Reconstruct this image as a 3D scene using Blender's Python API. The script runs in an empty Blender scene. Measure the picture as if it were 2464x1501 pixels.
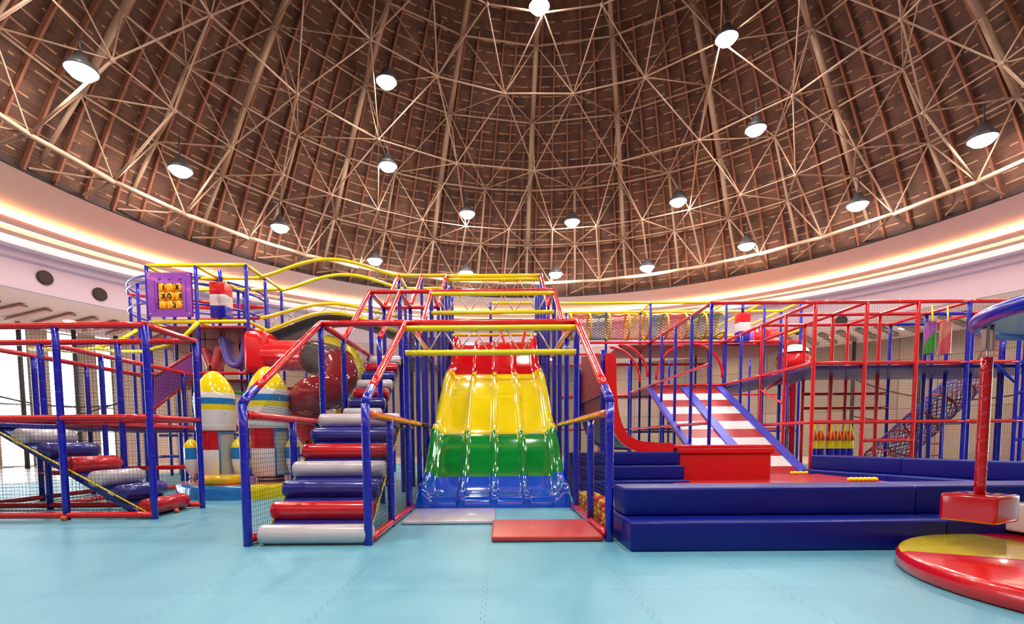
import bpy, bmesh, math, random
from mathutils import Vector, Matrix
random.seed(7)
PI = math.pi
S = bpy.context.scene
COL = S.collection

# ------------------------------------------------------------------ camera
FPX, PPX, HOR, PITCH, ROLL, EYE = 1222.7, 1200.0, 1057.0, math.radians(3.83), 0.0075, 1.04
PPY = HOR + FPX * math.tan(PITCH)
cd = bpy.data.cameras.new('camera'); cam = bpy.data.objects.new('camera', cd); COL.objects.link(cam)
cd.sensor_width = 36; cd.lens = FPX * 36 / 2464
cd.shift_x = (1232 - PPX) / 2464; cd.shift_y = (PPY - 750.5) / 2464
cd.clip_end = 300; cd.clip_start = 0.05
cam.matrix_world = Matrix.Translation((0, 0, EYE)) @ Matrix.Rotation(PI/2 - PITCH, 4, 'X') @ Matrix.Rotation(-ROLL, 4, 'Z')
S.camera = cam

def ray(px, py):
    u, v = px - PPX, PPY - py
    c, s = math.cos(ROLL), math.sin(ROLL)
    u2, v2 = c*u + s*v, -s*u + c*v
    d = Vector((u2, FPX*math.cos(PITCH) + v2*math.sin(PITCH), -FPX*math.sin(PITCH) + v2*math.cos(PITCH)))
    return d / d.y
def at(px, py, Y):                       # the place seen at this spot of the photo, Y metres away
    d = ray(px, py); return Vector((d.x*Y, Y, EYE + d.z*Y))
def onz(px, py, z):                      # the place seen there at height z
    d = ray(px, py); t = (z - EYE) / d.z; return Vector((d.x*t, t, z))

# ------------------------------------------------------------------ materials
def lin(c):
    out = []
    for v in c:
        v /= 255.0
        out.append(v/12.92 if v <= 0.04045 else ((v+0.055)/1.055)**2.4)
    return out + [1.0]
def newmat(name):
    m = bpy.data.materials.new(name); m.use_nodes = True
    return m, m.node_tree, m.node_tree.nodes['Principled BSDF']
def vinyl(name, c, rough=0.22, coat=0.5, bump=0.0, var=0.06, spec=0.5):
    m, nt, b = newmat(name)
    tc = nt.nodes.new('ShaderNodeTexCoord'); nz = nt.nodes.new('ShaderNodeTexNoise')
    nz.inputs['Scale'].default_value = 6; nz.inputs['Detail'].default_value = 3
    nt.links.new(tc.outputs['Object'], nz.inputs['Vector'])
    hs = nt.nodes.new('ShaderNodeMix'); hs.data_type = 'RGBA'
    base = lin(c)
    hs.inputs[6].default_value = [x*(1-var) for x in base[:3]] + [1]
    hs.inputs[7].default_value = [min(1, x*(1+var)) for x in base[:3]] + [1]
    nt.links.new(nz.outputs['Fac'], hs.inputs[0]); nt.links.new(hs.outputs[2], b.inputs['Base Color'])
    b.inputs['Roughness'].default_value = rough; b.inputs['Coat Weight'].default_value = coat
    b.inputs['Coat Roughness'].default_value = 0.06; b.inputs['Specular IOR Level'].default_value = spec
    if bump:
        n2 = nt.nodes.new('ShaderNodeTexNoise'); n2.inputs['Scale'].default_value = 9; n2.inputs['Detail'].default_value = 4
        nt.links.new(tc.outputs['Object'], n2.inputs['Vector'])
        bp = nt.nodes.new('ShaderNodeBump'); bp.inputs['Strength'].default_value = bump; bp.inputs['Distance'].default_value = 0.03
        nt.links.new(n2.outputs['Fac'], bp.inputs['Height']); nt.links.new(bp.outputs['Normal'], b.inputs['Normal'])
    return m
def metal(name, c, rough=0.35, met=0.9):
    m, nt, b = newmat(name); b.inputs['Base Color'].default_value = lin(c)
    b.inputs['Metallic'].default_value = met; b.inputs['Roughness'].default_value = rough
    return m
def glow(name, c, s):
    m, nt, b = newmat(name); b.inputs['Base Color'].default_value = lin(c)
    b.inputs['Emission Color'].default_value = lin(c); b.inputs['Emission Strength'].default_value = s
    return m
M = {
 'blue': vinyl('blue_vinyl', (4, 20, 176), 0.25, 0.35), 'red': vinyl('red_vinyl', (222, 14, 26)), 'orange': vinyl('orange_vinyl', (232, 92, 22)),
 'yellow': vinyl('yellow_vinyl', (246, 232, 4)), 'white': vinyl('white_vinyl', (226, 220, 222)), 'purple': vinyl('purple_panel', (132, 58, 172)),
 'lilac': vinyl('lilac_vinyl', (118, 104, 196), 0.5, 0.1), 'deepred': vinyl('deep_red_plastic', (158, 8, 28), 0.12, 0.8),
 'rollblue': vinyl('roller_blue', (34, 40, 140), 0.28), 'rollred': vinyl('roller_red', (205, 18, 34), 0.25),
 'rollwhite': vinyl('roller_white', (212, 206, 210), 0.25), 'foamblue': vinyl('foam_blue', (4, 24, 128), 0.4, 0.05, 0.12, 0.06, 0.3),
 'foamtop': vinyl('foam_blue_side', (30, 48, 168), 0.42, 0.15, 0.12),
 'boxred': vinyl('foam_red', (196, 2, 14), 0.45, 0.1), 'matred': vinyl('mat_red', (196, 62, 58), 0.4, 0.1, 0.05),
 'matwhite': vinyl('mat_white', (216, 206, 218), 0.22, 0.5, 0.05), 'slidered': vinyl('slide_red', (206, 4, 24), 0.1, 1.0),
 'slideyellow': vinyl('slide_yellow', (250, 228, 0), 0.1, 1.0, 0, 0.02), 'slidegreen': vinyl('slide_green', (0, 140, 52), 0.1, 1.0, 0, 0.02),
 'slideblue': vinyl('slide_blue', (0, 82, 214), 0.1, 1.0, 0, 0.02), 'rampred': vinyl('ramp_red', (168, 28, 32), 0.45, 0.1),
 'rampwhite': vinyl('ramp_white', (222, 218, 220), 0.45, 0.1), 'rampblue': vinyl('ramp_blue', (74, 76, 200), 0.45, 0.1),
 'poolred': vinyl('pool_floor_red', (196, 34, 34), 0.35, 0.3, 0.2), 'skyblue': vinyl('sky_blue_fibreglass', (22, 122, 196), 0.15, 0.7),
 'fyellow': vinyl('yellow_fibreglass', (244, 220, 8), 0.15, 0.7), 'fwhite': vinyl('white_fibreglass', (228, 226, 226), 0.15, 0.7),
 'fred': vinyl('red_fibreglass', (190, 8, 30), 0.15, 0.7), 'doorglass': vinyl('pale_grey_door', (168, 176, 176), 0.12, 0.6),
 'black': vinyl('black_plastic', (20, 20, 22), 0.5, 0.1), 'dark': vinyl('dark_metal', (58, 54, 56), 0.5, 0.1),
 'green': vinyl('green_vinyl', (40, 150, 40)), 'pink': vinyl('pink_vinyl', (222, 88, 96)), 'salmon': vinyl('salmon_vinyl', (224, 140, 120)),
 'violet': vinyl('violet_vinyl', (160, 84, 180)), 'deck': vinyl('deck_purple', (66, 40, 120), 0.5, 0.1), 'deckred': vinyl('deck_red', (150, 20, 34), 0.5, 0.1),
 'canopy': vinyl('canopy_pale_blue', (120, 182, 196), 0.3, 0.3), 'tic': vinyl('tic_orange', (250, 170, 10)), 'cubeyellow': vinyl('seat_yellow', (226, 186, 14), 0.2),
 'net': vinyl('black_net', (26, 24, 28), 0.8, 0), 'silver': metal('silver_rod', (196, 190, 186), 0.35), 'chrome': metal('chrome', (215, 215, 215), 0.2),
 'truss': vinyl('truss_paint', (164, 130, 106), 0.5, 0.1), 'rafter': vinyl('rafter_wood', (130, 76, 54), 0.7, 0, 0, 0.3),
 'paint': vinyl('ceiling_paint', (255, 212, 200), 0.85, 0, 0, 0.01), 'fascia': vinyl('fascia_paint', (222, 212, 238), 0.8, 0, 0, 0.01),
 'outer': vinyl('outer_ceiling_paint', (252, 232, 232), 0.8, 0, 0, 0.01), 'tan': None, 'slat': vinyl('slat_wood', (180, 120, 96), 0.7, 0),
 'palestone': vinyl('pale_stone_floor', (226, 218, 212), 0.3, 0.2), 'slidematte': vinyl('dull_red_slide', (150, 24, 34), 0.5, 0.05), 'eave': vinyl('eave_band', (54, 34, 30), 0.8, 0), 'pillar': vinyl('pillar_stone', (216, 196, 182), 0.7, 0),
 'ropeR': vinyl('rope_red', (206, 70, 50), 0.7, 0), 'ropeY': vinyl('rope_yellow', (212, 170, 40), 0.7, 0), 'ropeG': vinyl('rope_green', (30, 100, 88), 0.7, 0),
 'ropeB': vinyl('rope_blue', (44, 50, 150), 0.7, 0), 'grey': vinyl('soft_grey', (150, 140, 140), 0.3, 0.3),
 'lens': glow('lamp_lens', (255, 248, 240), 225.0), 'cove': glow('cove_diffuser', (255, 222, 190), 2.6), 'dlens': glow('downlight_lens', (255, 238, 220), 420.0), 'led': glow('led_strip', (255, 182, 116), 260.0),
}
# smoky see-through tube section
m, nt, b = newmat('smoky_plastic'); b.inputs['Base Color'].default_value = lin((170, 150, 150)); b.inputs['Transmission Weight'].default_value = 0.75
b.inputs['Roughness'].default_value = 0.12; b.inputs['IOR'].default_value = 1.1; M['smoky'] = m
m, nt, b = newmat('window_glass'); b.inputs['Base Color'].default_value = lin((240, 246, 250)); b.inputs['Transmission Weight'].default_value = 1
b.inputs['Roughness'].default_value = 0.0; b.inputs['IOR'].default_value = 1.02; M['glass'] = m
# stone wall panels
m, nt, b = newmat('stone_panels')
tc = nt.nodes.new('ShaderNodeTexCoord'); br = nt.nodes.new('ShaderNodeTexBrick'); nz = nt.nodes.new('ShaderNodeTexNoise'); mx = nt.nodes.new('ShaderNodeMix')
mx.data_type = 'RGBA'; mx.blend_type = 'MULTIPLY'; mx.inputs[0].default_value = 0.5
br.offset = 0; br.inputs['Scale'].default_value = 1; br.inputs['Brick Width'].default_value = 1.5; br.inputs['Row Height'].default_value = 2.4; br.inputs['Mortar Size'].default_value = 0.012
br.inputs['Color1'].default_value = lin((204, 184, 166)); br.inputs['Color2'].default_value = lin((188, 166, 150)); br.inputs['Mortar'].default_value = lin((96, 80, 72))
nz.inputs['Scale'].default_value = 0.7; nz.inputs['Detail'].default_value = 6
nt.links.new(tc.outputs['UV'], br.inputs['Vector']); nt.links.new(tc.outputs['UV'], nz.inputs['Vector'])
nt.links.new(br.outputs['Color'], mx.inputs[6]); nt.links.new(nz.outputs['Color'], mx.inputs[7]); nt.links.new(mx.outputs[2], b.inputs['Base Color'])
b.inputs['Roughness'].default_value = 0.45; M['tan'] = m
# thatch: courses of dark palm with light tie strips
m, nt, b = newmat('thatch')
tc = nt.nodes.new('ShaderNodeTexCoord'); br = nt.nodes.new('ShaderNodeTexBrick'); br.offset = 0.37; br.offset_frequency = 3; br.squash = 1
br.inputs['Scale'].default_value = 1; br.inputs['Brick Width'].default_value = 0.55; br.inputs['Row Height'].default_value = 0.235; br.inputs['Mortar Size'].default_value = 0.014
br.inputs['Mortar Smooth'].default_value = 0.5; br.inputs['Bias'].default_value = 0.0
br.inputs['Color1'].default_value = lin((156, 96, 70)); br.inputs['Color2'].default_value = lin((118, 72, 56)); br.inputs['Mortar'].default_value = lin((220, 160, 124))
n1 = nt.nodes.new('ShaderNodeTexNoise'); n1.inputs['Scale'].default_value = 2.6; n1.inputs['Detail'].default_value = 8; n1.inputs['Roughness'].default_value = 0.7
mp = nt.nodes.new('ShaderNodeMapping'); mp.inputs['Scale'].default_value = (1.0, 9.0, 1); n2 = nt.nodes.new('ShaderNodeTexNoise'); n2.inputs['Scale'].default_value = 3; n2.inputs['Detail'].default_value = 5
mx = nt.nodes.new('ShaderNodeMix'); mx.data_type = 'RGBA'; mx.blend_type = 'MULTIPLY'; mx.inputs[0].default_value = 0.7
mx2 = nt.nodes.new('ShaderNodeMix'); mx2.data_type = 'RGBA'; mx2.blend_type = 'OVERLAY'; mx2.inputs[0].default_value = 0.7
nt.links.new(tc.outputs['UV'], br.inputs['Vector']); nt.links.new(tc.outputs['UV'], n1.inputs['Vector']); nt.links.new(tc.outputs['UV'], mp.inputs['Vector'])
nt.links.new(mp.outputs['Vector'], n2.inputs['Vector']); 
sp_ = nt.nodes.new('ShaderNodeSeparateXYZ'); nt.links.new(tc.outputs['UV'], sp_.inputs[0])
def mt(op, *a):
    n = nt.nodes.new('ShaderNodeMath'); n.operation = op
    for i, v in enumerate(a):
        if isinstance(v, (int, float)): n.inputs[i].default_value = v
        else: nt.links.new(v, n.inputs[i])
    return n.outputs[0]
vv = mt('DIVIDE', sp_.outputs[1], 0.27); row = mt('FLOOR', vv)
cmb = nt.nodes.new('ShaderNodeCombineXYZ'); nt.links.new(mt('MULTIPLY', sp_.outputs[0], 1.5), cmb.inputs[0]); nt.links.new(mt('MULTIPLY', row, 7.31), cmb.inputs[1])
n4 = nt.nodes.new('ShaderNodeTexNoise'); n4.inputs['Scale'].default_value = 1.6; n4.inputs['Detail'].default_value = 2; nt.links.new(cmb.outputs[0], n4.inputs['Vector'])
dash = mt('MULTIPLY', mt('LESS_THAN', mt('FRACT', vv), 0.13), mt('GREATER_THAN', n4.outputs['Fac'], 0.47))
cmb2 = nt.nodes.new('ShaderNodeCombineXYZ'); nt.links.new(mt('MULTIPLY', sp_.outputs[0], 0.7), cmb2.inputs[0]); nt.links.new(mt('MULTIPLY', row, 3.7), cmb2.inputs[1])
n5 = nt.nodes.new('ShaderNodeTexNoise'); n5.inputs['Scale'].default_value = 2.2; n5.inputs['Detail'].default_value = 4; nt.links.new(cmb2.outputs[0], n5.inputs['Vector'])
ca = nt.nodes.new('ShaderNodeValToRGB'); ca.color_ramp.elements[0].position = 0.3; ca.color_ramp.elements[1].position = 0.7
ca.color_ramp.elements[0].color = lin((76, 48, 38)); ca.color_ramp.elements[1].color = lin((122, 80, 58)); nt.links.new(n5.outputs['Fac'], ca.inputs[0])
cb = nt.nodes.new('ShaderNodeMix'); cb.data_type = 'RGBA'; nt.links.new(mt('MULTIPLY', dash, 0.75), cb.inputs[0]); nt.links.new(ca.outputs[0], cb.inputs[6]); cb.inputs[7].default_value = lin((204, 150, 116))
nt.links.new(cb.outputs[2], mx.inputs[6]); nt.links.new(n1.outputs['Color'], mx.inputs[7])
mx.inputs[0].default_value = 0.45
nt.links.new(mx.outputs[2], mx2.inputs[6]); nt.links.new(n2.outputs['Fac'], mx2.inputs[7]); nt.links.new(mx2.outputs[2], b.inputs['Base Color'])
b.inputs['Roughness'].default_value = 0.85
bp = nt.nodes.new('ShaderNodeBump'); bp.inputs['Strength'].default_value = 0.6; bp.inputs['Distance'].default_value = 0.05
nt.links.new(n2.outputs['Fac'], bp.inputs['Height']); nt.links.new(bp.outputs['Normal'], b.inputs['Normal'])
M['thatch'] = m
# floor: one metre foam puzzle mats
m, nt, b = newmat('foam_mat_floor')
tc = nt.nodes.new('ShaderNodeTexCoord'); sep = nt.nodes.new('ShaderNodeSeparateXYZ'); nt.links.new(tc.outputs['Object'], sep.inputs[0])
def mth(op, a, b_=None, c=None):
    n = nt.nodes.new('ShaderNodeMath'); n.operation = op
    for i, v in enumerate((a, b_, c)):
        if v is None: continue
        if isinstance(v, (int, float)): n.inputs[i].default_value = v
        else: nt.links.new(v, n.inputs[i])
    return n.outputs[0]
def seam(a, b_):                          # zigzag joint at whole metres of a, teeth along b_
    z = mth('MULTIPLY', mth('SIGN', mth('SINE', mth('MULTIPLY', b_, 2*PI/0.11))), 0.012)
    f = mth('ABSOLUTE', mth('SUBTRACT', mth('FRACT', mth('ADD', mth('ADD', a, z), 0.5)), 0.5))
    return mth('LESS_THAN', f, 0.0035)
sx = mth('ADD', sep.outputs[0], 0.1); sy = mth('ADD', sep.outputs[1], 0.55)
sm = mth('MAXIMUM', seam(sx, sy), seam(sy, sx))
n1 = nt.nodes.new('ShaderNodeTexNoise'); n1.inputs['Scale'].default_value = 0.8; n1.inputs['Detail'].default_value = 6; nt.links.new(tc.outputs['Object'], n1.inputs['Vector'])
n3 = nt.nodes.new('ShaderNodeTexNoise'); n3.inputs['Scale'].default_value = 60; n3.inputs['Detail'].default_value = 2; nt.links.new(tc.outputs['Object'], n3.inputs['Vector'])
cr = nt.nodes.new('ShaderNodeValToRGB'); cr.color_ramp.elements[0].position = 0.3; cr.color_ramp.elements[1].position = 0.7
cr.color_ramp.elements[0].color = lin((88, 156, 180)); cr.color_ramp.elements[1].color = lin((108, 176, 196)); nt.links.new(n1.outputs['Fac'], cr.inputs[0])
mx = nt.nodes.new('ShaderNodeMix'); mx.data_type = 'RGBA'; nt.links.new(mth('MULTIPLY', sm, 0.5), mx.inputs[0]); nt.links.new(cr.outputs[0], mx.inputs[6]); mx.inputs[7].default_value = lin((52, 92, 110))
nt.links.new(mx.outputs[2], b.inputs['Base Color']); b.inputs['Roughness'].default_value = 0.42
bp = nt.nodes.new('ShaderNodeBump'); bp.inputs['Strength'].default_value = 0.15; bp.inputs['Distance'].default_value = 0.01
nt.links.new(n3.outputs['Fac'], bp.inputs['Height']); nt.links.new(bp.outputs['Normal'], b.inputs['Normal'])
M['floor'] = m

# ------------------------------------------------------------------ mesh helpers
def V(*a): return Vector(a)
class MB:
    def __init__(s): s.v = []; s.f = []; s.mi = []; s.sm = []; s.uv = None
    def add(s, vs, fs, mi=0, smooth=True):
        o = len(s.v); s.v += [tuple(v) for v in vs]; s.f += [tuple(i+o for i in f) for f in fs]
        s.mi += [mi]*len(fs); s.sm += [smooth]*len(fs); return s
    def tube(s, p, q, r=0.043, n=12, mi=0, seam=0.3, caps=True, r2=None):
        p, q = Vector(p), Vector(q); d = q-p; L = d.length
        if L < 1e-5: return s
        pts = [(0, 1.0)]
        if seam and L > seam*1.3:
            k = int(L/seam)
            for i in range(1, k+1):
                t = i*L/(k+1); g_ = min(0.004, seam*0.1); pts += [(t-g_*4, 1.0), (t-g_, 1.0), (t, 0.94), (t+g_, 1.0), (t+g_*4, 1.0)]
        pts.append((L, 1.0)); d.normalize()
        a = d.orthogonal().normalized() if abs(d.z) < 0.95 else Vector((1, 0, 0)); a = (a - d*a.dot(d)).normalized(); b = d.cross(a)
        vs = []; fs = []
        for t, k in pts:
            rr = (r if r2 is None else r + (r2-r)*t/L)*k
            for j in range(n):
                w = 2*PI*j/n; vs.append(p + d*t + (a*math.cos(w) + b*math.sin(w))*rr)
        for i in range(len(pts)-1):
            for j in range(n): fs.append((i*n+j, i*n+(j+1) % n, (i+1)*n+(j+1) % n, (i+1)*n+j))
        s.add(vs, fs, mi)
        if caps:
            o = len(s.v) - len(vs); m_ = len(pts)-1
            s.f += [tuple(o+j for j in reversed(range(n))), tuple(o+m_*n+j for j in range(n))]; s.mi += [mi]*2; s.sm += [False]*2
        return s
    def sweep(s, pts, r=0.043, n=12, mi=0, closed=False, caps=True):
        P = [Vector(p) for p in pts]; N = len(P); vs = []; fs = []; up = None
        for i, p in enumerate(P):
            t = (P[(i+1) % N]-P[i-1]) if closed else (P[min(i+1, N-1)]-P[max(i-1, 0)]); t.normalize()
            if up is None: up = t.orthogonal().normalized()
            up = (up - t*up.dot(t)).normalized(); b = t.cross(up); rr = r[i] if isinstance(r, (list, tuple)) else r
            for j in range(n):
                w = 2*PI*j/n; vs.append(p + (up*math.cos(w) + b*math.sin(w))*rr)
        for i in range(N if closed else N-1):
            k = (i+1) % N
            for j in range(n): fs.append((i*n+j, i*n+(j+1) % n, k*n+(j+1) % n, k*n+j))
        if caps and not closed: fs += [tuple(reversed(range(n))), tuple((N-1)*n+j for j in range(n))]
        if closed:                                        # match the twist of the last ring to the first
            pass
        return s.add(vs, fs, mi)
    def box(s, lo, hi, bev=0.0, mi=0, rot=0, c=None):
        lo, hi = Vector(lo), Vector(hi); b = bmesh.new(); bmesh.ops.create_cube(b, size=1)
        ctr = (lo+hi)/2; sz = hi-lo
        for v in b.verts: v.co = Vector((v.co.x*sz.x, v.co.y*sz.y, v.co.z*sz.z))
        if bev: bmesh.ops.bevel(b, geom=list(b.edges), offset=min(bev, min(sz)*0.45), segments=3, affect='EDGES', profile=0.6)
        R = Matrix.Rotation(rot, 3, 'Z')
        b.verts.index_update(); vs = [R @ v.co + ctr for v in b.verts]; fs = [[v.index for v in f.verts] for f in b.faces]; b.free()
        return s.add(vs, fs, mi, smooth=bool(bev))
    def prism(s, poly, ext, mi=0):                       # poly: 3-D points of one face, ext: extrusion vector
        n = len(poly); e = Vector(ext); vs = [Vector(p) for p in poly] + [Vector(p)+e for p in poly]
        fs = [tuple(reversed(range(n))), tuple(range(n, 2*n))] + [(i, (i+1) % n, n+(i+1) % n, n+i) for i in range(n)]
        return s.add(vs, fs, mi, smooth=False)
    def lathe(s, prof, c, n=32, mi=0, a0=0, a1=2*PI, axis=None):   # prof: (r, z[, mat])
        full = abs(a1-a0-2*PI) < 1e-6; cols = n if full else n+1; vs = []; c = Vector(c)
        for pr in prof:
            for j in range(cols):
                w = a0 + (a1-a0)*j/n; vs.append(c + Vector((pr[0]*math.cos(w), pr[0]*math.sin(w), pr[1])))
        for i in range(len(prof)-1):
            fs = [];
            for j in range(n):
                k = (j+1) % cols; fs.append((i*cols+j, i*cols+k, (i+1)*cols+k, (i+1)*cols+j))
            o = len(s.v)
            if i == 0: s.add(vs, fs, prof[i][2] if len(prof[i]) > 2 else mi); base = o
            else:
                s.f += [tuple(x+base for x in f) for f in fs]; s.mi += [prof[i][2] if len(prof[i]) > 2 else mi]*n; s.sm += [True]*n
        return s
    def sphere(s, c, r, n=12, mi=0, sc=(1, 1, 1)):
        prof = [(r*math.sin(PI*i/(n//2)), -r*math.cos(PI*i/(n//2))) for i in range(n//2+1)]
        o = len(s.v); s.lathe(prof, (0, 0, 0), n, mi)
        for i in range(o, len(s.v)): v = s.v[i]; s.v[i] = (v[0]*sc[0]+c[0], v[1]*sc[1]+c[1], v[2]*sc[2]+c[2])
        return s
    def strand(s, p, q, t=0.0018, mi=0):
        p, q = Vector(p), Vector(q); d = (q-p).normalized(); a = d.orthogonal().normalized(); b = d.cross(a)
        vs = [x + (a*math.cos(w) + b*math.sin(w))*t for x in (p, q) for w in (0, 2.094, 4.189)]
        return s.add(vs, [(0, 1, 4, 3), (1, 2, 5, 4), (2, 0, 3, 5)], mi, False)
    def net(s, a, b, c, d, cell=0.048, t=0.0018, mi=0):  # four corners in order
        a, b, c, d = map(Vector, (a, b, c, d))
        nu = max(2, int(max((b-a).length, (c-d).length)/cell)); nv = max(2, int(max((d-a).length, (c-b).length)/cell))
        for i in range(nu+1): u = i/nu; s.strand(a.lerp(b, u), d.lerp(c, u), t, mi)
        for i in range(nv+1): v = i/nv; s.strand(a.lerp(d, v), b.lerp(c, v), t, mi)
        return s
def mesh_obj(name, mb, mats, parent=None, origin=None):
    mats = mats if isinstance(mats, (list, tuple)) else [mats]
    me = bpy.data.meshes.new(name); org = Vector(origin) if origin is not None else Vector((0, 0, 0))
    me.from_pydata([(v[0]-org.x, v[1]-org.y, v[2]-org.z) for v in mb.v], [], mb.f)
    for m_ in mats: me.materials.append(M[m_] if isinstance(m_, str) else m_)
    me.polygons.foreach_set('material_index', mb.mi); me.polygons.foreach_set('use_smooth', mb.sm); me.update()
    o = bpy.data.objects.new(name, me); COL.objects.link(o)
    if parent is None: o.location = org
    else: o.parent = parent
    return o
def thing(name, label, cat, loc, group=None):
    o = bpy.data.objects.new(name, None); COL.objects.link(o); o.location = loc; o.empty_display_size = 0.1
    o['label'] = label; o['category'] = cat
    if group: o['group'] = group
    return o
def part(name, mb, mats, t, label=None):
    root = t
    while root.parent: root = root.parent
    o = mesh_obj(name, mb, mats, t, root.location)
    if label: o['label'] = label
    return o
def solo(name, mb, mats, label, cat, loc, group=None):
    o = mesh_obj(name, mb, mats, None, loc); o['label'] = label; o['category'] = cat
    if group: o['group'] = group
    return o
def struct(name, mb, mats, parent=None):
    o = mesh_obj(name, mb, mats, parent)
    if parent is None: o['kind'] = 'structure'
    return o
def dup(root, loc, label=None, group=None, rotz=None):
    r = root.copy(); COL.objects.link(r); r.location = loc
    if rotz is not None: r.rotation_euler = (0, 0, rotz)
    if label: r['label'] = label
    if group: r['group'] = group
    for ch in list(root.children):
        c = ch.copy(); COL.objects.link(c); c.parent = r
        for g in ch.children: d = g.copy(); COL.objects.link(d); d.parent = c
    return r
class Frame:                                              # a padded-tube frame: each post, rail and net a part
    def __init__(s, name, label, loc, cat='play frame', group=None): s.t = thing(name, label, cat, loc, group)
    def post(s, x, y, z1, m='blue', z0=0.0, r=0.043): part('post', MB().tube((x, y, z0), (x, y, z1), r), m, s.t)
    def rail(s, p, q, m='red', r=0.043, nm='rail'): part(nm, MB().tube(p, q, r), m, s.t)
    def net(s, a, b, c, d, cell=0.048, t=0.0018, m='net'): part('net', MB().net(a, b, c, d, cell, t), m, s.t)
    def bent(s, pts, m, r=0.043, nm='rail'): part(nm, MB().sweep(pts, r), m, s.t)
    def deck(s, lo, hi, m='deck'): part('deck', MB().box(lo, hi, 0.02), m, s.t)

# ------------------------------------------------------------------ the round hall
HH = 6.0; CX, CY = 0.228*HH, 1.6626*HH; ZR = EYE + HH
def pol(r, phi, z):                                      # r in units of HH, phi from +Y towards +X in degrees, z in units of HH above the eye
    a = math.radians(phi); return Vector((CX + r*HH*math.sin(a), CY + r*HH*math.cos(a), EYE + z*HH))
def ring_faces(r0, z0, r1, z1, n=144, p0=-180, p1=180):
    vs = []; fs = []
    for i in range(n+1):
        ph = p0 + (p1-p0)*i/n; vs += [pol(r0, ph, z0), pol(r1, ph, z1)]
    for i in range(n): fs.append((2*i, 2*i+1, 2*i+3, 2*i+2))
    return vs, fs
def ring_band(name, segs, mat, kind=True):
    mb = MB()
    for s_ in segs: mb.add(*ring_faces(*s_))
    return struct(name, mb, mat)
fl = MB(); fl.lathe([(0.01, 0), (14.4, 0)], (CX, CY, 0), 96); floor = struct('floor', fl, 'floor')
fl = MB(); fl.lathe([(14.4, 0), (25.5, 0)], (CX, CY, 0), 96); struct('floor_border', fl, 'palestone', floor)

ZF0, ZF1 = 0.95, 0.81
RW = 4.0; ZC = 0.80
# soffit, cove boards, fascia
ring_band('ceiling_soffit', [(1.975, 1.0, 2.44, 1.0), (2.44, 1.0, 2.44, 1.03)], 'paint')
ring_band('trim_1', [(2.43, 0.972, 2.492, 0.972), (2.43, 0.972, 2.43, 0.983), (2.492, 0.972, 2.492, 1.012)], 'paint')
ring_band('trim_2', [(2.625, 0.992, 2.69, 0.992), (2.625, 0.992, 2.625, 1.012), (2.69, 0.992, 2.69, 1.012)], 'paint')
ring_band('trim_3', [(2.805, 0.990, 2.875, 0.990), (2.805, 0.990, 2.805, 1.012), (2.875, 0.990, 2.875, 0.955), (2.875, 0.955, 2.905, 0.952)], 'fascia')
ring_band('wall_fascia', [(2.905, 0.952, 2.905, 0.80), (2.905, 0.80, 2.935, 0.80)], 'fascia')
ring_band('ceiling_outer', [(2.93, ZC+0.006, RW+0.02, ZC+0.006)], 'outer')
for nm, r0, r1, lb in (('cove_light', 2.49, 2.625, 'wide glowing ring strip in the ceiling cove, nearer the thatched dome'), ('cove_light', 2.69, 2.805, 'narrower glowing ring strip in the ceiling cove, nearer the speaker fascia')):
    mb = MB(); mb.add(*ring_faces(r0, 1.012, r1, 1.012)); mb.add(*ring_faces(r0, 1.016, r1, 1.016))
    solo(nm, mb, 'cove', lb, 'cove light', (CX, CY, ZR))
mb = MB(); mb.add(*ring_faces(2.47, 0.974, 2.47, 0.980)); mb.add(*ring_faces(2.47, 0.980, 2.474, 0.980)); mb.add(*ring_faces(2.474, 0.974, 2.474, 0.980))
solo('led_strip', mb, 'led', 'warm LED line washing the soffit from behind its edge board', 'cove light', (CX, CY, ZR))
# dome lining
prof = [(1.978, 1.0), (1.90, 1.14), (1.81, 1.295), (1.71, 1.44), (1.60, 1.585), (1.49, 1.725), (1.38, 1.855), (1.26, 1.98), (1.14, 2.10), (1.0, 2.225), (0.86, 2.34), (0.7, 2.46), (0.5, 2.59), (0.3, 2.70), (0.12, 2.78), (0.001, 2.80)]
mb = MB(); n = 144; vs = []; us = []; L = 0
for i, (r, z) in enumerate(prof):
    if i: L += math.hypot(r-prof[i-1][0], z-prof[i-1][1])*HH
    for j in range(n+1): vs.append(pol(r, -180+360*j/n, z)); us.append(((j/n)*2*PI*1.6*HH, L))
fs = [(i*(n+1)+j, i*(n+1)+j+1, (i+1)*(n+1)+j+1, (i+1)*(n+1)+j) for i in range(len(prof)-1) for j in range(n)]
mb.add(vs, fs); dome = struct('ceiling_dome', mb, 'thatch'); uvl = dome.data.uv_layers.new(name='UV')
for lp in dome.data.loops: uvl.data[lp.index].uv = us[lp.vertex_index]
mb = MB(); mb.add(*ring_faces(1.972, 0.992, 1.972, 1.03)); mb.add(*ring_faces(1.972, 0.992, 1.985, 0.992)); struct('ceiling_edge', mb, 'eave', dome)
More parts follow.
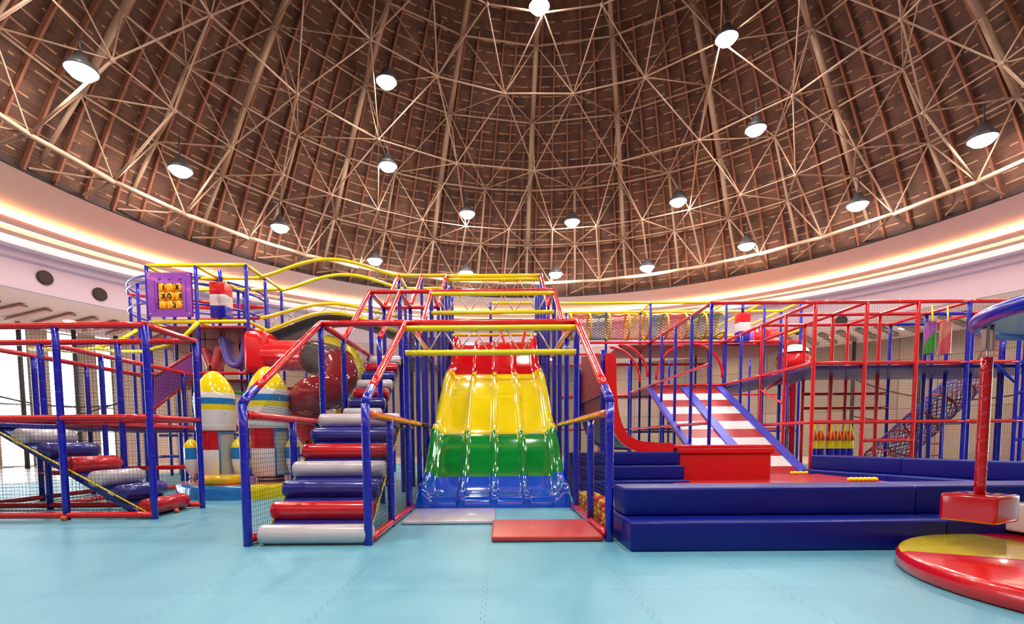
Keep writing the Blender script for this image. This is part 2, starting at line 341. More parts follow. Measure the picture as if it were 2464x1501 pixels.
# rafters: boards under the thatch
def pz(r): 
    for i in range(len(prof)-1):
        (a, za), (b_, zb) = prof[i], prof[i+1]
        if b_ <= r <= a and i >= 2: return za + (zb-za)*(a-r)/(a-b_)
    return prof[-1][1]
def rafter(phi, rmin):
    mb = MB(); pts = [p for p in prof[0:] if p[0] >= rmin]
    a = math.radians(phi); side = Vector((math.cos(a), -math.sin(a), 0)); ps = []
    for i, (r, z) in enumerate(pts):
        p0 = pts[max(i-1, 0)]; p1 = pts[min(i+1, len(pts)-1)]; t = Vector((p1[0]-p0[0], p1[1]-p0[1])).normalized()
        nrm = Vector((-t.y, t.x))                         # points inwards
        if nrm.dot(Vector((-1, -0.3))) < 0: nrm = -nrm
        ps.append((pol(r+nrm.x*0.002, phi, z+nrm.y*0.002), pol(r+nrm.x*0.02, phi, z+nrm.y*0.02)))
    vs = []
    for o_, i_ in ps: vs += [o_-side*0.028, o_+side*0.028, i_+side*0.028, i_-side*0.028]
    fs = [(0, 1, 2, 3), tuple(4*(len(ps)-1)+k for k in (3, 2, 1, 0))]
    for i in range(len(ps)-1):
        for k in range(4): fs.append((4*i+k, 4*i+(k+1) % 4, 4*i+4+(k+1) % 4, 4*i+4+k))
    mb.add(vs, fs, 0, False); return mb
rest = MB(); nr = 0
for k in range(108):
    ph = -180 + 360*k/108 + 0.8; rm = 0.12 if k % 3 == 0 else (1.05 if k % 3 == 1 else 1.3)
    rb = rafter(ph, rm); front = abs(ph) < 84
    if front and nr < 100: struct('rafter', rb, 'rafter', dome); nr += 1
    else: o = len(rest.v); rest.v += rb.v; rest.f += [tuple(i+o for i in f) for f in rb.f]; rest.mi += rb.mi; rest.sm += rb.sm
o = struct('rafter', rest, 'rafter', dome); o['kind'] = 'stuff'

# steel space frame
OFF = -0.9
def nd(r, z, phi): return pol(r, phi+OFF, z)
R_ = {'ch': (1.813, 1.04), 'r1': (1.765, 1.268), 'r2': (1.5, 1.262), 'r3': (1.575, 1.525), 'r4': (1.227, 1.468), 'r5': (1.352, 1.79), 'r6': (0.978, 1.70), 'r7': (1.11, 2.03), 'r8': (0.74, 1.90), 'r9': (0.84, 2.26), 'r10': (0.45, 2.10), 'r11': (0.45, 2.52)}
def P(k, phi): return nd(*R_[k], phi)
edges = []
def E_(a, pa, b_, pb, rad): edges.append((P(a, pa), P(b_, pb), rad))
for k in range(36):
    p = 10*k
    E_('ch', p+5, 'ch', p+15, 0.06); E_('r1', p, 'r1', p+10, 0.027); E_('r2', p+5, 'r2', p+15, 0.018); E_('r3', p, 'r3', p+10, 0.028)
    for s_ in (-5, 5): E_('ch', p+5, 'r1', p+5+s_, 0.020); E_('r1', p, 'r2', p+s_, 0.020); E_('r2', p+5, 'r3', p+5+s_, 0.018)
    E_('ch', p+5, 'r2', p+5, 0.028)
    E_('r1', p, 'r3', p, 0.08 if p % 20 == 0 else 0.04)
    edges.append((P('ch', p+5), nd(1.968, 1.005, p+5), 0.045)); edges.append((P('ch', p+5), nd(1.968, 1.008, p-1), 0.028))
    edges.append((P('r1', p), nd(1.972, 1.03, p), 0.05))
for k in range(18):
    p = 20*k
    E_('r4', p, 'r4', p+20, 0.025); E_('r5', p, 'r5', p+20, 0.025); E_('r6', p+10, 'r6', p+30, 0.025); E_('r7', p, 'r7', p+20, 0.028)
    E_('r3', p, 'r5', p, 0.09); E_('r5', p, 'r7', p, 0.085); E_('r7', p, 'r9', p, 0.08); E_('r8', p, 'r8', p+20, 0.025); E_('r9', p, 'r9', p+20, 0.025)
    E_('r9', p, 'r11', p, 0.07); E_('r11', p, 'r11', p+20, 0.05)
    for s_ in (-5, 5): E_('r4', p, 'r2', p+s_, 0.020)
    for s_ in (-10, 10):
        E_('r4', p, 'r3', p+s_, 0.018); E_('r5', p, 'r3', p+s_, 0.020); E_('r6', p+10, 'r4', p+10+s_, 0.020); E_('r6', p+10, 'r5', p+10+s_, 0.018)
        E_('r6', p+10, 'r7', p+10+s_, 0.018); E_('r8', p, 'r6', p+s_, 0.020)
    E_('r4', p, 'r5', p, 0.018); E_('r8', p, 'r7', p, 0.018); E_('r8', p, 'r9', p, 0.018)
truss = bpy.data.objects.new('ceiling_truss', None); COL.objects.link(truss); truss.location = (CX, CY, ZR); truss['kind'] = 'structure'
def facing(e): m_ = (e[0]+e[1])/2; return m_
vis = [e for e in edges if math.degrees(abs(math.atan2(facing(e).x-CX, facing(e).y-CY))) < 86]
oth = [e for e in edges if e not in vis]
vis.sort(key=lambda e: -e[2]*(e[0]-e[1]).length/max(2, (facing(e)-Vector((0, 0, EYE))).length)**2)
for e in vis[:98]: part('strut', MB().tube(e[0], e[1], e[2], 8, seam=0), 'truss', truss)
rest = MB()
for e in vis[98:]: rest.tube(e[0], e[1], e[2], 6, seam=0, caps=False)
for e in oth: rest.tube(e[0], e[1], e[2], 5, seam=0, caps=False)
o = part('strut', rest, 'truss', truss); o['kind'] = 'stuff'
rest = MB()
for key, (r, z) in R_.items():
    step = 10 if key in ('ch', 'r1', 'r2', 'r3') else 20; off = 5 if key in ('ch', 'r2') else (10 if key == 'r6' else 0)
    for k in range(360//step): rest.sphere(P(key, off+k*step), 0.06, 8)
o = part('node_ball', rest, 'truss', truss); o['kind'] = 'stuff'

# lamps
lamps = [(1.17,14.29,12.51,'topmost round floodlight, cut by the upper photo edge'), (5.88,13.63,11.18,'bright round floodlight high right of the dome axis'), (-7.99,10.30,8.20,'leftmost round floodlight under the thatched dome'),
 (-2.97,14.49,10.77,'round floodlight high left, above another lamp in the same column'), (7.22,14.74,9.60,'round floodlight beside a thick rib on the right, mid height'), (-7.92,13.22,7.84,'second floodlight from the left, above the white soffit'),
 (-3.32,16.16,9.43,'round floodlight directly below the high left lamp'), (11.06,12.03,7.78,'rightmost floodlight under the thatched dome'), (-1.02,18.15,8.85,'floodlight left of the dome axis, above the centre arches'),
 (2.67,18.56,8.72,'floodlight right of the dome axis, above the centre arches'), (5.96,17.24,8.80,'floodlight above the red climbing frame corner'), (10.24,14.89,7.61,'second floodlight from the right, near the dome edge'),
 (-6.68,16.13,7.62,'floodlight near the dome edge above the yellow arched bridge'), (-4.36,18.59,7.45,'small floodlight at the dome edge just over the arched bridge'), (-1.20,20.00,7.45,'small low floodlight just above the topmost yellow beam, left one'),
 (2.28,20.27,7.46,'small low floodlight right of the topmost yellow beam'), (5.60,19.45,7.42,'small floodlight near the dome edge, third from the right'), (8.38,17.53,7.48,'small floodlight at the dome edge above the right red frame')]
lamp0 = None
for i in range(8):
    a = math.radians(100 + 160*i/7.0); rr = 1.42*HH; lamps.append((CX+rr*math.sin(a), CY+rr*math.cos(a), 8.9, 'floodlight of the dome part behind the photographer'))
for i in range(2): lamps.append((CX-2.5+5*i, 4.5, 12.0, 'high floodlight of the dome part behind the photographer'))
for x, y, z, lb in lamps:
    if lamp0 is None:
        t = thing('floodlight', lb, 'ceiling lamp', (x, y, z), 'round floodlights hanging in the dome')
        part('housing', MB().lathe([(0.0, 0.30), (0.10, 0.30), (0.13, 0.2), (0.27, 0.06), (0.285, -0.02), (0.262, -0.02), (0.255, 0.0)], (x, y, z), 24), 'dark', t)
        part('lens', MB().lathe([(0.0, -0.17), (0.10, -0.155), (0.18, -0.115), (0.23, -0.06), (0.25, -0.005)], (x, y, z), 24), 'lens', t, 'glowing white lens')
        part('hanger', MB().tube((x, y, z+0.29), (x, y, z+0.75), 0.02, 8, seam=0), 'dark', t); lamp0 = t
    else:
        behind = y < 9
        dup(lamp0, (x, y, z), lb, 'floodlights behind the photographer' if 'behind' in lb else None)

dl0 = None
for i, ph in enumerate([-60, -47, -34, -21, -8, 5, 18, 31, 44, 52, 60]):
    q = pol(3.55, ph, ZC)
    lb = 'recessed downlight in the outer ceiling over the far walls'
    if dl0 is None:
        dl0 = thing('downlight', lb, 'ceiling lamp', q, 'downlights in the outer ceiling')
        part('trim_ring', MB().lathe([(0.12, -0.01), (0.17, -0.02), (0.17, 0.03)], q, 24), 'fwhite', dl0); part('lens', MB().lathe([(0.0, -0.005), (0.12, -0.008)], q, 24), 'dlens', dl0)
    else: dup(dl0, q)
# outer wall, windows, ceiling slats, masts
def wall_seg(name, p0, p1, z0=-EYE/HH, z1=ZC+0.006, mat='tan', r=RW):
    mb = MB(); n = max(2, int(abs(p1-p0)/2)); vs = []; us = []
    for i in range(n+1):
        ph = p0+(p1-p0)*i/n
        for r2 in (r, r+0.05):
            for z in (z0, z1): vs.append(pol(r2, ph, z)); us.append((math.radians(ph)*RW*HH, EYE+z*HH))
    fs = []
    for i in range(n):
        a = 4*i; b_ = a+4; fs += [(a, a+1, b_+1, b_), (a+2, b_+2, b_+3, a+3), (a+1, a+3, b_+3, b_+1), (a, b_, b_+2, a+2)]
    fs += [(0, 2, 3, 1), (4*n, 4*n+1, 4*n+3, 4*n+2)]
    mb.add(vs, fs, 0, False); o = struct(name, mb, mat); uvl = o.data.uv_layers.new(name='UV')
    for lp in o.data.loops: uvl.data[lp.index].uv = us[lp.vertex_index]
    return o
wall_seg('wall_back', -48, 61); wall_seg('wall_front', 96, 262)
wn = 0; cuts = [(-98, -54, 'left'), (61, 96, 'right')]
for a0, a1, side in cuts:
    p = a0; k = 0; frac = (2.6, 1.5) if side == 'left' else (2.2, 3.4)
    while p < a1-0.3:
        e = min(a1, p+frac[1]); wall_seg('wall_'+side, p, e, mat='pillar' if side == 'left' else 'tan', r=RW-0.01); p = e
        if p >= a1-0.3: break
        e = min(a1, p+frac[0]); wn += 1
        w0 = EYE/HH; mb = MB(); c0, c1 = pol(RW+0.02, p, -EYE/HH+0.01), pol(RW+0.02, e, -EYE/HH+0.01); hgt = Vector((0, 0, (ZC)*HH+EYE-0.1))
        mb.box((0, 0, 0), (0.001, 0.001, 0.001)) if False else None
        win = bpy.data.objects.new('window_%d' % wn, None); COL.objects.link(win); win['kind'] = 'structure'; win.location = c0
        inn = (Vector((CX, CY, 0))-Vector((c0.x, c0.y, 0))).normalized()*0.02
        part('pane', MB().prism([c0, c1, c1+hgt, c0+hgt], inn), 'glass', win)
        fm = MB()
        for q0, q1 in ((c0, c1), (c0+hgt, c1+hgt), (c0+hgt*0.45, c1+hgt*0.45), (c0, c0+hgt), (c1, c1+hgt)): fm.tube(q0, q1, 0.05, 4, seam=0)
        part('window_frame', fm, 'fwhite', win); p = e
wall_seg('wall_side', -54, -48, mat='pillar')
# wood slats under the outer ceiling
sl = None
for side, a0, a1 in (('left', -70, -47), ('right', 40, 66)):
    st = thing('ceiling_slats', 'row of wooden slats under the outer ceiling on the %s, over the windows' % side, 'ceiling slats', pol(3.5, (a0+a1)/2, ZC))
    st['kind'] = 'structure'; k = 0
    p = a0
    while p < a1:
        mb = MB(); q0, q1 = pol(3.25, p, ZC-0.004), pol(3.78, p, ZC-0.004); d = (q1-q0).normalized(); sd = Vector((-d.y, d.x, 0))*0.11
        mb.prism([q0-sd, q0+sd, q1+sd, q1-sd], (0, 0, -0.06)); part('slat', mb, 'slat' if side == 'left' else 'grey', st); p += 2.1
mast_labels = {-62.5: 'dark facade mast at the left photo edge, before the bright window', -58.0: 'dark facade mast behind the left red frame, second one', -54.2: 'dark facade mast near the tower, third from the left', 46.0: 'dark facade mast seen through the right red frame', 52.5: 'dark facade mast by the hanging twisted bags'}
for ph, lb in mast_labels.items():
    a = pol(3.86, ph, -EYE/HH); b_ = pol(3.86, ph, ZC+0.004)
    solo('facade_mast', MB().tube(a, b_, 0.085, 10, seam=0), 'dark', lb, 'mast', a)
for (p0, p1), z0, z1, sag, nm in (((-72, -54.2), 3.6, 2.2, 1.6, 'upper cable sagging between masts at the left windows'), ((-72, -54.2), 1.9, 2.3, 1.6, 'lower cable sagging between masts at the left windows'), ((46, 62), 3.4, 2.2, 1.3, 'upper cable sagging along the right wall'), ((46, 62), 1.5, 1.2, 0.7, 'lower cable sagging along the right wall')):
    pts = []
    for i in range(21):
        u = i/20; pts.append(pol(3.8, p0+(p1-p0)*u, 0)+Vector((0, 0, z0+(z1-z0)*u - EYE + 0.6 - sag*4*u*(1-u)*0.5)))
    solo('facade_cable', MB().sweep(pts, 0.035, 6), 'dark', 'dark '+nm, 'cable', pts[0])
# speakers in the fascia
sp0 = None
for px, py, lb in ((108, 668, 'round black speaker grille in the fascia, nearest the left photo edge'), (240, 708, 'round black speaker grille in the fascia, left of the yellow tower'), (2024, 772, 'round black speaker grille in the fascia behind the right red frame'), (1922, 793, 'round black speaker grille beside the blue post of the right upper tower')):
    d = ray(px, py); t = 1.0
    while math.hypot(d.x*t-CX, t-CY) < 2.90*HH: t += 0.01
    p = Vector((d.x*t, t, EYE+d.z*t)); inn = (Vector((CX, CY, 0))-Vector((p.x, p.y, 0))).normalized(); s_ = inn.cross(Vector((0, 0, 1)))
    mb = MB()
    for rr, dp, nm in ((0.225, 0.0, 'rim'),):
        vs = [p+inn*0.03+(s_*math.cos(w)+Vector((0, 0, 1))*math.sin(w))*rr for w in [2*PI*i/32 for i in range(32)]]
        mb.prism(vs, -inn*0.06)
    o = thing('ceiling_speaker', lb, 'speaker', p, 'round speakers set in the fascia'); part('rim', mb, 'black', o)
    part('grille', MB().prism([p+inn*0.045+(s_*math.cos(w)+Vector((0, 0, 1))*math.sin(w))*0.19 for w in [2*PI*i/32 for i in range(32)]], -inn*0.02), 'black', o)
exec_parts = True
# ------------------------------------------------------------------ centre frame: stair, arches, slide cage
XA, XB, XC, XF = -2.50, -1.30, -1.92, 1.115
Z1, Z2, Z3, Z4 = 1.40, 2.69, 3.95, 5.2
F = Frame('entrance_frame', 'open-fronted blue and red tube frame around the roller stair, left of the rainbow slide', (XA, 5.0, 0))
for x in (XA, XB):
    F.post(x, 5.0, Z1)
    F.bent([V(x, 5.0, Z1-0.01), V(x, 5.05, Z1+0.05), V(x, 5.28, Z1+0.18)], 'blue', 0.045, 'elbow')
    F.rail((x, 5.28, Z1+0.18), (x, 7.3, Z2), 'red', 0.042, 'sloping_rail')
for x, y, z in ((XB, 6.1, 1.3), (XA, 6.2, 1.3), (XA, 7.3, Z2), (XB, 7.3, Z2), (XA, 8.35, Z2), (XC, 8.35, Z2), (XB, 8.35, Z2)): F.post(x, y, z)
F.rail((XA, 5.05, 1.3), (XA, 8.3, 1.3)); F.rail((XB, 5.05, 1.3), (XB, 9.3, 1.3), 'orange')
F.rail((XA, 5.0, 0.06), (XA, 8.3, 0.06)); F.rail((XB, 5.08, 0.05), (XB, 7.6, 0.05), 'red')
F.rail((XA, 7.3, Z2), (XB, 7.3, Z2)); F.rail((XA, 7.3, Z2), (XA, 10.2, Z2)); F.rail((XB, 7.3, Z2), (XB, 10.2, Z2), 'orange')
F.net((XA, 5.0, 0.08), (XA, 8.35, 0.08), (XA, 8.35, 1.3), (XA, 5.0, 1.3)); F.net((XB, 5.0, 0.08), (XB, 7.6, 0.08), (XB, 7.6, 1.3), (XB, 5.0, 1.3))
F.net((XA, 5.3, 1.3), (XA, 8.35, 1.3), (XA, 8.35, Z2), (XA, 7.3, Z2)); F.deck((XA, 6.95, 1.20), (XB, 7.95, 1.26), 'rollblue')

F = Frame('arch_frame', 'tall stepped blue post frame with red top beams left of the rainbow slide', (XB, 10.2, 0))
for y, z in ((9.3, 3.3), (10.2, Z3), (11.4, Z3), (12.3, 4.6), (13.2, Z4), (14.1, Z4)): F.post(XB, y, z)
for y, z in ((10.2, Z3), (11.4, Z3), (13.2, Z4), (14.1, Z4)): F.post(XA, y, z); F.post(XC, y, z) if y != 14.1 else None
for x in (XA, XC, XB):
    F.rail((x, 8.4, Z2), (x, 10.2, Z3), nm='sloping_rail'); F.rail((x, 11.4, Z3), (x, 13.2, Z4), nm='sloping_rail'); F.rail((x, 10.2, Z3), (x, 11.4, Z3))
F.rail((XA, 11.4, Z3), (XB, 11.4, Z3)); F.rail((XA, 10.2, Z3), (XB, 10.2, Z3)); F.rail((XA, 13.2, Z4), (XB, 13.2, Z4), 'yellow'); F.rail((XA, 14.3, Z4), (XB, 14.3, Z4), 'yellow')
F.rail((XA, 13.2, Z4), (XA, 14.3, Z4), 'yellow'); F.rail((XA, 13.2, Z3), (XA, 14.3, Z3)); F.rail((XB, 8.4, 1.3), (XB, 14.1, 1.3), 'blue')
F.net((XB, 7.35, 0.1), (XB, 14.1, 0.1), (XB, 14.1, Z3), (XB, 7.35, Z2)); F.net((XA, 8.4, 1.35), (XA, 14.1, 1.35), (XA, 14.1, Z4), (XA, 8.4, Z2))
F.deck((XA, 9.8, 2.55), (XB, 11.4, 2.62), 'deck'); F.deck((XA, 13.2, 3.6), (XB, 14.8, 3.66), 'deckred')

F = Frame('slide_side_frame', 'blue posts with orange rail and net on the right side of the rainbow slide', (XF, 5.1, 0))
F.post(XF, 5.1, Z1); F.bent([V(XF, 5.1, Z1-0.01), V(XF, 5.14, Z1+0.05), V(XF, 5.36, Z1+0.18)], 'blue', 0.045, 'elbow')
F.rail((XF, 5.36, Z1+0.18), (XF, 7.3, Z2), 'red', 0.045, 'sloping_rail')
for y, z in ((6.15, 1.3), (7.3, Z2), (8.35, Z2), (9.3, 3.3), (10.2, Z3), (11.4, Z3), (12.3, 4.6), (13.2, Z4), (14.1, Z4)): F.post(XF, y, z)
F.rail((XF, 5.15, 1.3), (XF, 9.3, 1.3), 'orange'); F.rail((XF, 5.15, 0.05), (XF, 7.6, 0.05), 'red')
F.rail((XF, 7.3, Z2), (XF, 10.2, Z2), 'orange'); F.rail((XF, 8.4, Z2), (XF, 10.2, Z3), nm='sloping_rail'); F.rail((XF, 11.4, Z3), (XF, 13.2, Z4), nm='sloping_rail'); F.rail((XF, 10.2, Z3), (XF, 11.4, Z3))
F.net((XF, 5.2, 0.1), (XF, 14.1, 0.1), (XF, 14.1, 1.3), (XF, 5.2, 1.3)); F.net((XF, 7.35, 1.3), (XF, 14.1, 1.3), (XF, 14.1, Z3), (XF, 7.35, Z2))

def truss_gate(y, zt, zb, xl, xr, zbeam, ymain, lb, beam='red', top_off=0.12):
    F = Frame('truss_gate', lb, (0, y, zb), 'gate', 'yellow truss gates over the slide entrance')
    F.rail((XB+0.02, ymain, zbeam), (XF, ymain, zbeam), beam, 0.043, 'top_beam')
    yy = y-0.1
    F.rail((xl, yy, zt), (xr, yy, zt), 'yellow', 0.04, 'truss_chord'); F.rail((xl, yy, zb), (xr, yy, zb), 'yellow', 0.04, 'truss_chord')
    n = 5; w = (xr-xl-0.2)/n
    for i in range(n):
        x0 = xl+0.1+i*w
        part('brace_rod', MB().tube((x0, yy, zt-0.02), (x0+w*0.42, yy, zb+0.02), 0.011, 8, seam=0), 'silver', F.t)
        part('brace_rod', MB().tube((x0+w*0.52, yy, zb+0.02), (x0+w*0.94, yy, zt-0.02), 0.011, 8, seam=0), 'silver', F.t)
truss_gate(7.25, 2.58, 2.245, XB+0.02, XF-0.03, Z2, 7.3, 'front gate over the slide: red beam above two yellow bars with silver zigzag rods')
truss_gate(10.15, 3.86, 3.50, XB+0.02, XF-0.02, Z3, 10.2, 'middle gate over the slide: red beam above two yellow bars with zigzag rods')
truss_gate(13.2, 5.06, 4.70, XB+0.03, XF-0.03, Z4, 13.25, 'rear and highest gate over the slide: yellow beam over zigzag rods', 'yellow')
F = Frame('slide_platform', 'platform with yellow rails and red entrance bars behind the top of the rainbow slide', (0, 15, 0))
for y in (14.9,):
    for z in (3.62, 4.05, 4.45): F.rail((XB, y, z), (XF, y, z), 'yellow')
    F.rail((XB+1.15, y+0.02, 4.95), (XF-0.1, y+0.02, 4.95), 'yellow')
F.post(XB, 14.95, 5.2); F.post(XF, 14.95, 5.2); F.post(-0.2, 15.1, 5.0)
F.rail((0.0, 14.6, 4.3), (0.28, 14.4, 3.5), 'red', 0.04); F.rail((0.85, 14.6, 4.3), (0.62, 14.4, 3.5), 'red', 0.04)
F.deck((XB, 14.52, 3.62), (XF, 16.9, 3.68), 'deckred')
F.net((XB, 14.9, 3.4), (XF, 14.9, 3.4), (XF, 14.9, 4.45), (XB, 14.9, 4.45))

# roller stairs
def roll(x0, x1, y, z, r, mat, t):
    mb = MB(); prof_ = [(0.0, 0), (r*0.86, 0), (r*0.97, 0.02), (r, 0.05), (r, x1-x0-0.05), (r*0.97, x1-x0-0.02), (r*0.86, x1-x0), (0, x1-x0)]
    mb.lathe(prof_, (0, 0, 0), 24); mb.v = [(x0+v[2], y+v[0], z+v[1]) for v in mb.v]
    return part('step_roller', mb, mat, t)
t = thing('roller_stair', 'stair of white, blue and red padded rollers inside the front entrance frame', 'stair', (-1.9, 5.2, 0))
cols = ['rollwhite', 'rollred', 'rollblue', 'rollwhite', 'rollred', 'rollblue', 'rollwhite']
for i, c in enumerate(cols): roll(-2.40, -1.27 if i == 0 else -1.33, 5.06+i*0.305, 0.105+i*0.2, 0.098, c, t)
part('ramp_board', MB().prism([V(-2.36, 5.02, 0.02), V(-2.36, 5.12, 0.02), V(-2.36, 7.1, 1.28), V(-2.36, 6.9, 1.28)], (1.0, 0, 0)), 'rollblue', t)
for x in (-2.42, -1.345): part('edge_rope', MB().tube((x, 5.15, 0.03), (x, 7.1, 1.3), 0.012, 8, seam=0.1), 'fyellow', t)
t = thing('roller_stair', 'upper narrow roller stair of red, blue and white rollers behind the entrance frame', 'stair', (-2.2, 8.1, 1.3))
for i in range(7): roll(-2.42, -1.84, 8.05+i*0.28, 1.46+i*0.18, 0.09, ['rollwhite', 'rollblue', 'rollred'][i % 3], t)
part('ramp_board', MB().prism([V(-2.4, 7.95, 1.3), V(-2.4, 8.05, 1.3), V(-2.4, 10.0, 2.55), V(-2.4, 9.8, 2.55)], (0.54, 0, 0)), 'rollblue', t)

# rainbow slide
sx0, lane = -0.08, 0.505
xs = []
def hump(d, w=0.055): return 0.10*math.sqrt(max(0, 1-(d/w)**2))**0.8
xx = [-1.20, -1.17, -1.14, -1.10, -1.06, -1.02]
for k in range(4):
    c = -1.01+lane*k; xx += [c+0.05, c+0.065, c+0.08, c+0.16, c+0.25, c+0.34, c+0.425, c+0.44]
    if k < 3: xx += [c+lane-0.052, c+lane-0.04, c+lane-0.02, c+lane, c+lane+0.02, c+lane+0.04, c+lane+0.052]
xx += [1.02, 1.06, 1.10, 1.14, 1.17, 1.20]; xx = sorted(set(round(v, 4) for v in xx))
def hgt(s_):
    a = abs(s_)
    if a > 1.16: return 0.20 - (a-1.16)*9.0
    if a > 1.06: return 0.20
    if a > 0.98: return 0.02 + 0.18*(a-0.98)/0.08
    h_ = 0
    for k in (-1, 0, 1): h_ = max(h_, hump(s_-lane*k))
    return h_
ctl = [(14.5, 3.70), (13.95, 3.66), (13.5, 3.38), (12.95, 2.85), (12.5, 2.54), (11.95, 2.38), (11.2, 1.98), (10.4, 1.48), (9.9, 1.20), (9.55, 1.12), (9.2, 0.90), (8.75, 0.54), (8.45, 0.36), (8.2, 0.25), (7.95, 0.19), (7.78, 0.17)]
path = []
for i in range(len(ctl)-1):
    p0, p1, p2, p3 = ctl[max(i-1, 0)], ctl[i], ctl[i+1], ctl[min(i+2, len(ctl)-1)]
    for j in range(5):
        u = j/5; path.append(tuple(0.5*((2*p1[k])+(-p0[k]+p2[k])*u+(2*p0[k]-5*p1[k]+4*p2[k]-p3[k])*u*u+(-p0[k]+3*p1[k]-3*p2[k]+p3[k])*u**3) for k in (0, 1)))
path.append(ctl[-1]); path += [(7.70, 0.14), (7.67, 0.08), (7.66, 0.0)]
t = thing('rainbow_slide', 'wide four-lane wavy slide in red, yellow, green and blue bands, centre of the hall', 'slide', (sx0, 8, 0))
bands = {0: MB(), 1: MB(), 2: MB(), 3: MB()}
vs = []; nx = len(xx)
for (y, z) in path:
    k = 1.0 if z > 0.16 else max(0.0, z/0.16)
    fl_ = 1.0 - 0.0*y
    for s_ in xx: vs.append(V(sx0 + s_*(0.95 if y > 12.7 else 1.0), y, max(0.0, z+hgt(s_)*k)))
def band(y, s_):
    off = 0.10*hgt(s_)/0.1
    yy = y + off
    return 0 if yy > 12.72 else 1 if yy > 9.62 else 2 if yy > 8.55 else 3
for b_ in bands: bands[b_].v = [tuple(v) for v in vs]
for i in range(len(path)-1):
    for j in range(nx-1):
        b_ = band((path[i][0]+path[i+1][0])/2, (xx[j]+xx[j+1])/2); bands[b_].f.append((i*nx+j, (i+1)*nx+j, (i+1)*nx+j+1, i*nx+j+1)); bands[b_].mi.append(0); bands[b_].sm.append(True)
for b_, m_, lb in ((0, 'slidered', 'red top band'), (1, 'slideyellow', 'yellow band'), (2, 'slidegreen', 'green band'), (3, 'slideblue', 'blue foot band')):
    mb = bands[b_]; used = sorted({i for f in mb.f for i in f}); mp_ = {k: i for i, k in enumerate(used)}
    mb.v = [mb.v[i] for i in used]; mb.f = [tuple(mp_[i] for i in f) for f in mb.f]; part('slide_bed', mb, m_, t, lb)
for sgn in (-1, 1):                                        # closed flanks down to the supports
    mb = MB(); vs = []; fs = []
    for (y, z) in path[:-3]: X = sx0+sgn*1.20*(0.95 if y > 12.7 else 1.0); vs += [V(X, y, max(0.0, z-0.14)), V(X-sgn*0.05, y, max(0.0, z-0.45))]
    for i in range(len(path)-4): fs.append((2*i, 2*i+1, 2*i+3, 2*i+2))
    part('flank', mb.add(vs, fs), 'slideblue', t)

# floor mats
def mat_box(name, c4, h_, mat, lb):
    zs = 0.004; mb = MB(); P4 = [onz(x, y, h_) for x, y in c4]
    x0 = (P4[0].x+P4[3].x)/2; x1 = (P4[1].x+P4[2].x)/2; y1 = (P4[0].y+P4[1].y)/2; y0 = (P4[2].y+P4[3].y)/2
    solo(name, mb.box((x0, y0, zs), (x1, y1, h_), 0.018), mat, lb, 'mat', ((x0+x1)/2, (y0+y1)/2, 0))
mat_box('floor_mat', [(1000, 1224), (1193, 1221), (1190, 1252), (968, 1253)], 0.05, 'matwhite', 'white padded landing mat at the foot of the rainbow slide')
mat_box('floor_mat', [(1187, 1251), (1408, 1246), (1450, 1290), (1182, 1290)], 0.06, 'matred', 'red padded landing mat on the floor before the slide and white mat')

# ------------------------------------------------------------------ left climbing frame
XL = [-4.66, -5.85, -7.05, -8.25]; YL = [6.83, 7.94, 9.14, 10.3, 11.5]; ZT, ZM = 2.58, 1.37
F = Frame('climbing_frame', 'netted red and blue tube frame around the left roller ramp, at the left photo edge', (-6.4, 7.4, 0))
for i in range(4): F.post(XL[i], YL[0], ZT)
for i in (0, 1, 2, 3): F.post(XL[i], YL[1], ZT)
for z in (ZT, ZM, 0.06):
    F.rail((XL[3]-1.2, YL[0], z), (XL[0], YL[0], z)); F.rail((XL[3], YL[1], z), (XL[0], YL[1], z)) if z != ZM else F.rail((XL[3], YL[1], z), (XL[0], YL[1], z))
F.rail((XL[0], YL[0], ZT), (XL[0], YL[1], ZT)); F.rail((XL[0], YL[0], ZM), (XL[0], YL[1], ZM)); F.rail((XL[1], YL[0], ZT), (XL[1], YL[1], ZT)) if False else None
F.net((XL[3]-1.2, YL[0], 0.08), (XL[0], YL[0], 0.08), (XL[0], YL[0], ZT), (XL[3]-1.2, YL[0], ZT), 0.052)
F.net((XL[3], YL[1], 0.08), (XL[1], YL[1], 0.08), (XL[1], YL[1], ZT), (XL[3], YL[1], ZT), 0.052)
F.net((XL[0], YL[0], ZM), (XL[0], YL[1], ZM), (XL[0], YL[1], ZT), (XL[0], YL[0], ZT), 0.052)
F.deck((XL[3]-1.2, YL[0]+0.05, ZM-0.12), (-6.75, YL[1]-0.05, ZM-0.05), 'rollblue')
F = Frame('walkway_frame', 'long red-railed frame running back along the windows behind the left climbing frame', (-7.6, 9.6, 0))
for y in YL[2:]: F.post(XL[2], y, ZT); F.post(XL[3], y, ZT) if y < 11 else None
for x in (XL[2], XL[3]):
    for z in (ZT, ZM, 0.06): F.rail((x, YL[1], z), (x, 12.0, z))
    F.net((x, YL[1], 0.08), (x, 12.0, 0.08), (x, 12.0, ZT), (x, YL[1], ZT), 0.052)
F.rail((XL[3], 12.0, ZM), (XL[2], 12.0, ZM)); F.rail((XL[3], 10.3, ZM), (XL[2], 10.3, ZM)); F.rail((XL[3], 9.14, 0.5), (XL[2], 9.14, 0.5)); F.rail((XL[3], 10.3, 0.5), (XL[0]-0.4, 10.3, 0.55))
F.deck((XL[3], YL[1], ZM-0.12), (XL[2], 12.0, ZM-0.06), 'deck')
t = thing('roller_stair', 'ramp of red, white and blue rollers climbing left inside the left netted frame', 'stair', (-5.7, 7.4, 0))
